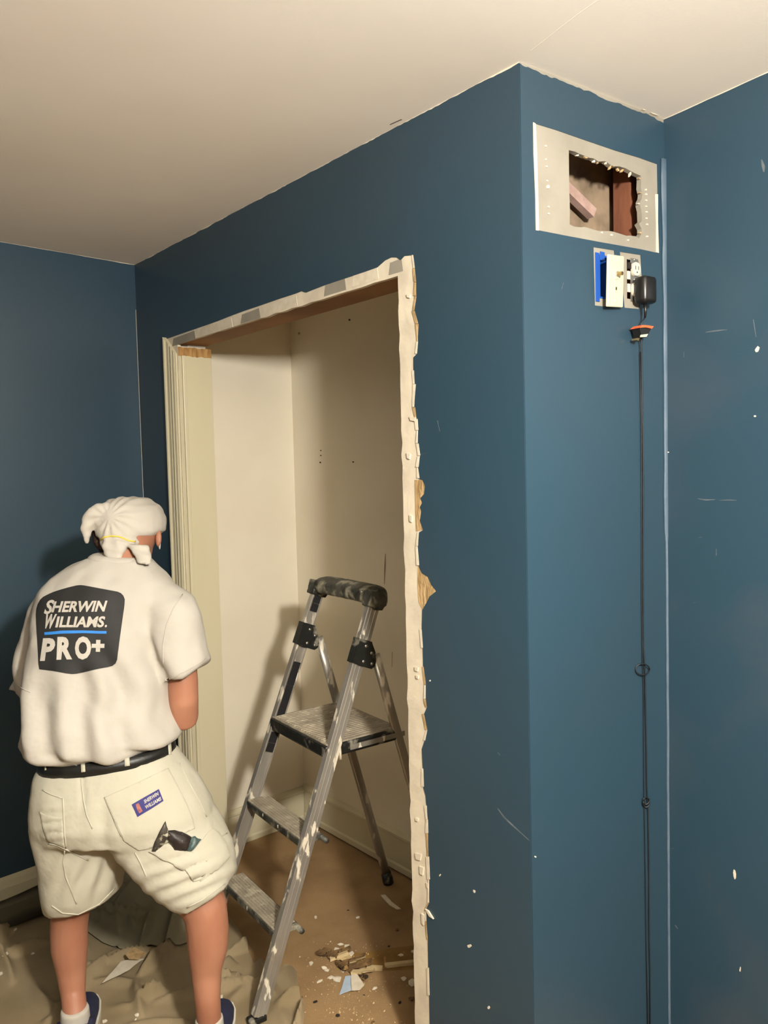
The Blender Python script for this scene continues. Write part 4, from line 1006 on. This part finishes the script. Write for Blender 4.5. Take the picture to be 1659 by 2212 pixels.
# belt ring with loops
bm = nb(); ringloft(bm, [rg((95, 1657), (373, 1626), 2.10, .121), rg((94, 1645), (371, 1615), 2.10, .121), rg((96, 1632), (367, 1605), 2.10, .116)], PF, 48, 2.25)
belt = obj('belt', bm, M_BELT, man, smooth=True); BB = bvh_of(belt.data)
for (x, y0, y1, w) in ((96, 1632, 1664, 4), (178, 1636, 1668, 9), (273, 1616, 1655, 11), (366, 1602, 1630, 7)):
    k = (x - 178) / 95 * -8
    pts = [(x - w / 2, y0), (x + w / 2, y0 - w * .1), (x + w / 2 + 2, y1 - w * .1), (x - w / 2 + 2, y1)]
    bm = nb(); rows = []
    for r_ in range(13):
        t = r_ / 12; row = []
        for e in (-.5, 0, .5):
            q = (x + w * e + 2 * t, y0 + (y1 - y0) * t - 1.5 * e)
            dd = ray(*q).normalized(); hs = [h for h in (BB.ray_cast(EYE, dd), BH.ray_cast(EYE, dd)) if h[0] is not None]
            row.append(bm.verts.new(EYE + dd * (min(h[3] for h in hs) - .005) if hs else surf(BB, *q, .005)))
        rows.append(row)
    for a_, b_ in zip(rows, rows[1:]):
        for k_ in (0, 1): bm.faces.new((a_[k_], a_[k_ + 1], b_[k_ + 1], b_[k_]))
    r_ = bmesh.ops.extrude_face_region(bm, geom=bm.faces[:])
    for v in [g for g in r_['geom'] if isinstance(g, bmesh.types.BMVert)]: v.co += (v.co - EYE).normalized() * .005
    bmesh.ops.recalc_face_normals(bm, faces=bm.faces[:])
    obj('belt_loop', bm, M_SHORTS, shorts, smooth=True)

# --- body: one skin
HC = at_y(283, 1140, 2.30); tl = math.radians(24)
PF0, PR0 = PF, PR; yw = math.radians(-14); PF = Vector((math.sin(yw), math.cos(yw), 0)); PR = Vector((math.cos(yw), -math.sin(yw), 0))
HU = ZZ * math.cos(tl) + PF * math.sin(tl); HF = PF * math.cos(tl) - ZZ * math.sin(tl)
bm = nb()
ellipsoid(bm, HC - HU * .008, (PR * .076, HF * .092, HU * .086), 20, 14)
ellipsoid(bm, HC - HU * .055 + HF * .03, (PR * .060, HF * .062, HU * .062), 16, 10)              # jaw
tube(bm, [HC + HF * .088 + HU * .01, HC + HF * .108 - HU * .015, HC + HF * .112 - HU * .03, HC + HF * .09 - HU * .04], [.008, .012, .015, .008], 10)   # nose
for dz in (-.058, -.068): ellipsoid(bm, HC + HF * .086 + HU * dz, (PR * .022, HF * .010, HU * .006), 10, 6)   # lips
nk = at_y(262, 1225, 2.215)
HPR, HPF = PR, PF; PF, PR = PF0, PR0
tube(bm, [nk - ZZ * .09, nk, (nk + HC) / 2 - HU * .015, HC - HU * .03 - HF * .02], [.062, .058, .056, .055], 16)
# trunk inside the clothes
tr = [at_y(240, 1270, 2.205), at_y(225, 1330, 2.18), at_y(215, 1450, 2.14), at_y(220, 1600, 2.105), at_y(235, 1720, 2.09), at_y(260, 1800, 2.09)]
tube(bm, tr, [(.12, .06), (.15, .09), (.14, .09), (.13, .085), (.15, .10), (.12, .08)], 20, flat=PR)
# right arm: upper arm in sleeve, elbow bent, forearm reaching to the wall
def hand(bm, w, d, up, side, s):
    """palm and five curled fingers; w wrist, d pointing direction, side toward the thumb"""
    n = d.cross(side).normalized()
    tube(bm, [w, w + d * .03, w + d * .075], [(.026, .016), (.036, .015), (.040, .012)], 12, flat=side)
    for k, (off, l) in enumerate(((.029, .070), (.010, .078), (-.010, .073), (-.028, .057))):
        b0 = w + d * .078 + side * off; c = -n * s
        p1 = b0 + d * l * .42 + c * .006; p2 = p1 + d * l * .25 + c * l * .22; p3 = p2 + d * l * .08 + c * l * .28
        tube(bm, [b0 - d * .02, p1, p2, p3], [.0095, .009, .008, .0065], 8)
    t0 = w + d * .025 + side * .026
    tube(bm, [t0 - side * .012, t0 + side * .016 + d * .022, t0 + side * .022 + d * .050, t0 + side * .016 + d * .070], [.012, .0115, .010, .007], 8)
shR = at_y(366, 1330, 2.16); elR = at_y(397, 1535, 2.15); wrR = at_y(318, 1535, 2.40)
tube(bm, [at_y(310, 1310, 2.18), shR, at_y(388, 1400, 2.15), at_y(394, 1470, 2.14), at_y(396, 1515, 2.14), elR + ZZ * -.015, elR.lerp(wrR, .28) - ZZ * .006, elR.lerp(wrR, .6), wrR], [.04, .042, .044, .043, .042, .042, .042, .036, .027], 14)
dR = (wrR - elR).normalized(); hand(bm, wrR, dR, ZZ, (ZZ - dR * dR.z).normalized(), 1)
shL = at_y(116, 1335, 2.215); elL = at_y(98, 1520, 2.30); wrL = at_y(190, 1470, 2.52)
tube(bm, [at_y(170, 1310, 2.2), shL, at_y(92, 1400, 2.24), at_y(88, 1470, 2.26), elL, elL.lerp(wrL, .3), elL.lerp(wrL, .65), wrL], [.04, .042, .043, .042, .041, .040, .034, .027], 14)
dL = (wrL - elL).normalized(); hand(bm, wrL, dL, ZZ, (ZZ - dL * dL.z).normalized(), -1)
# legs and feet
anL = at_z(162, 2186, .112); anR = at_z(452, 2206, .112)
tube(bm, [at_y(190, 1790, 2.10), at_y(172, 1880, 2.11), at_y(152, 1965, 2.13), at_y(149, 2005, 2.135), at_y(150, 2045, 2.14), at_y(154, 2095, 2.138), at_y(158, 2145, 2.125), anL, anL - ZZ * .06], [.085, .070, .053, .0505, .0505, .041, .0335, .033, .035], 16)
tube(bm, [at_y(330, 1800, 2.085), at_y(400, 1890, 2.07), at_y(444, 1965, 2.06), at_y(449, 2010, 2.055), at_y(449, 2050, 2.055), at_y(446, 2100, 2.048), at_y(448, 2155, 2.035), anR, anR - ZZ * .06], [.085, .070, .060, .057, .054, .041, .035, .033, .035], 16)
fL = Vector((-.24, .97, 0)).normalized(); fR = Vector((-.06, .99, 0)).normalized()
for an, f in ((anL, fL), (anR, fR)):
    tube(bm, [an - ZZ * .075 - f * .02, an - ZZ * .08 + f * .05, an - ZZ * .087 + f * .13, an - ZZ * .09 + f * .17], [.026, .024, .016, .010], 12)
me = remesh(bm, .006, 5, .5)
obj('body', me, M_SKIN, man)
# ears
for s in (-1, 1):
    c = HC + HPR * (s * .076) - HU * .040 - HF * .012
    bm = nb(); ellipsoid(bm, c, (HPR * .008, HF * .017, HU * .028), 12, 8); ellipsoid(bm, c + HPR * s * .005 - HF * .008, (HPR * .006, HF * .010, HU * .024), 10, 8)
    obj('ear', remesh(bm, .003, 3), M_SKIN, man)
for s in (-1, 1):
    bm = nb(); ellipsoid(bm, HC + HPR * (s * .031) + HF * .082 + HU * .008, (PR * .012, HF * .012, HU * .012), 12, 8); obj('eye', bm, M_IVORY2, man, smooth=True)
# hair showing at the left of the nape
bm = nb()
tube(bm, [at_y(222, 1128, 2.30), at_y(216, 1150, 2.275), at_y(218, 1172, 2.262), at_y(226, 1190, 2.25)], [(.024, .04), (.022, .036), (.020, .030), (.012, .02)], 12, flat=PR)
me = remesh(bm, .004, 3); displace(me, lambda p, n: .002 * noise.noise(p * 90)); obj('hair', me, M_HAIR, man)
# dust mask over nose and mouth
bm = nb(); ellipsoid(bm, HC + HF * .085 - HU * .045, (HPR * .052, HF * .045, HU * .045), 16, 10); mk = obj('dust_mask', remesh(bm, .005, 3), M_BAND, man)
bm = nb(); ellipsoid(bm, HC + HPR * .079 - HU * .045 + HF * .014, (HPR * .004, HF * .010, HU * .022), 10, 8); obj('mask_flap', bm, M_BAND, mk, smooth=True)

# --- bandana
bm = nb()
ringloft(bm, [rg((262, 1074), (302, 1074), 2.31, .045), rg((242, 1079), (318, 1080), 2.31, .07), rg((228, 1090), (334, 1091), 2.305, .092), rg((219, 1104), (344, 1105), 2.30, .103), rg((215, 1119), (350, 1120), 2.30, .107), rg((215, 1134), (350, 1134), 2.298, .107), rg((217, 1147), (348, 1147), 2.295, .103), rg((221, 1158), (338, 1155), 2.29, .093)], PF, 30, 2.15)
ringloft(bm, [rg((224, 1138), (324, 1140), 2.275, .088), rg((223, 1156), (320, 1158), 2.265, .082), rg((226, 1172), (312, 1176), 2.255, .074), rg((230, 1184), (300, 1188), 2.25, .062)], PF, 24, 2.2)
# tied tails on the nape
ringloft(bm, [rg((224, 1166), (278, 1170), 2.192, .016), rg((222, 1180), (272, 1186), 2.188, .019), rg((226, 1196), (266, 1199), 2.182, .016), rg((234, 1207), (260, 1209), 2.176, .010)], PF, 18, 2.4)
ringloft(bm, [rg((266, 1176), (320, 1178), 2.192, .016), rg((286, 1190), (326, 1192), 2.184, .014), rg((292, 1204), (327, 1206), 2.174, .012), rg((298, 1216), (325, 1219), 2.162, .009)], PF, 18, 2.4)
# loose flap off the knot on the left
fl = [((240, 1108), 24, 2.235), ((220, 1108), 23, 2.225), ((203, 1113), 20, 2.22), ((191, 1128), 16, 2.215), ((187, 1145), 13, 2.212), ((187, 1160), 10, 2.21), ((187, 1174), 3, 2.21)]
tube(bm, [at_y(*p, y) for p, r, y in fl], [(pxm(y, r), pxm(y, r) * .75) for p, r, y in fl], 14, flat=ZZ + PR * .01)
ringloft(bm, [rg((204, 1122), (236, 1120), 2.222, .02), rg((208, 1134), (224, 1133), 2.218, .014), rg((210, 1143), (215, 1143), 2.216, .006)], PF, 14, 2.1)
me = remesh(bm, .0045, 3, .5)
K = at_y(236, 1116, 2.2)
def band_fold(p, n):
    d = p - K; r = math.hypot(d.x, d.z); a = math.atan2(d.z, d.x)
    f = .0032 * math.sin(a * 13 + 3 * noise.noise(p * 14)) * math.exp(-r / .10) * smoothstep(.004, .03, r)
    return f + .0016 * noise.noise(p * 32) + .003 * math.sin(p.z * 260 + p.x * 60) * (1 if p.z < HC.z - .015 else 0) * .5
displace(me, band_fold)
band = obj('bandana', me, M_BAND, man); BN = bvh_of(me)
obj('mask_strap', seam(BN, [(218, 1166), (225, 1161), (240, 1158), (255, 1159), (266, 1163), (276, 1168), (292, 1170)], .0022, .0012), M_YEL, mk, smooth=True)

# --- socks and shoes
for an, f in ((anL, fL), (anR, fR)):
    sd_ = f.cross(ZZ)
    bm = nb(); tube(bm, [an + ZZ * .012, an - ZZ * .02, an - ZZ * .055], [.0375, .039, .040], 18); obj('sock', remesh(bm, .005, 2), M_BAND, man)
    bm = nb()
    prof_s = [(-.072, .040, .066), (-.06, .044, .088), (-.03, .046, .092), (.02, .045, .080), (.07, .046, .066), (.12, .048, .052), (.165, .044, .042), (.195, .032, .034), (.21, .014, .026)]
    rings = []
    for x, w, h in prof_s:
        c = Vector((an.x, an.y, .006)) + f * x; ring = []
        for k in range(20):
            t = k * 2 * math.pi / 20; cs, sn = math.cos(t), math.sin(t)
            ring.append(bm.verts.new(c + sd_ * (w * math.copysign(abs(cs) ** .75, cs)) + ZZ * (h / 2 + h / 2 * math.copysign(abs(sn) ** .8, sn))))
        rings.append(ring)
    bridge(bm, rings)
    sh = obj('shoe', remesh(bm, .006, 3), M_SHOE, man)
    bm = nb()
    rings = []
    for zz in (.005, .026):
        rings.append([bm.verts.new(Vector((an.x, an.y, zz)) + f * x + sd_ * (w + .004)) for x, w, h in prof_s] + [bm.verts.new(Vector((an.x, an.y, zz)) + f * x - sd_ * (w + .004)) for x, w, h in prof_s[::-1]])
    bridge(bm, rings); bmesh.ops.recalc_face_normals(bm, faces=bm.faces[:])
    obj('sole', bm, M_SOLE, sh)
    obj('heel_collar', (lambda b_: (tube(b_, [Vector((an.x, an.y, .088)) + f * (-.018) + (sd_ * math.cos(t) * .043 + f * math.sin(t) * .045) for t in np.linspace(math.pi * .9, math.pi * 2.1, 14)], .0075, 8), b_)[1])(nb()), M_SHOE, sh, smooth=True)

# --- painter's tool poking out of the cargo pocket
tool = root('paint_scraper', surf(BH, 370, 1838, .004), 'paint-crusted scraper sticking out of the painter\'s pocket', 'scraper')
obj('blade', patch(BH, [(328, 1838), (334, 1816), (344, 1794), (351, 1782), (356.5, 1773), (359, 1782), (363, 1792), (372, 1800), (374, 1814), (356, 1822), (344, 1832), (337, 1839)], .006, .004, 3, .003), M_BLADE, tool, smooth=True)
obj('handle', patch(BH, [(362, 1792), (376, 1791), (390, 1796), (402, 1802), (412, 1808), (408, 1826), (402, 1836), (376, 1836), (370, 1824), (360, 1814)], .007, .004, 3, .014), M_HANDLE, tool, smooth=True)
obj('end_cap', patch(BH, [(410, 1808), (418, 1806), (424, 1812), (432, 1814), (424, 1824), (412, 1838), (402, 1836), (407, 1824)], .008, .004, 3, .010), M_TEAL, tool, smooth=True)
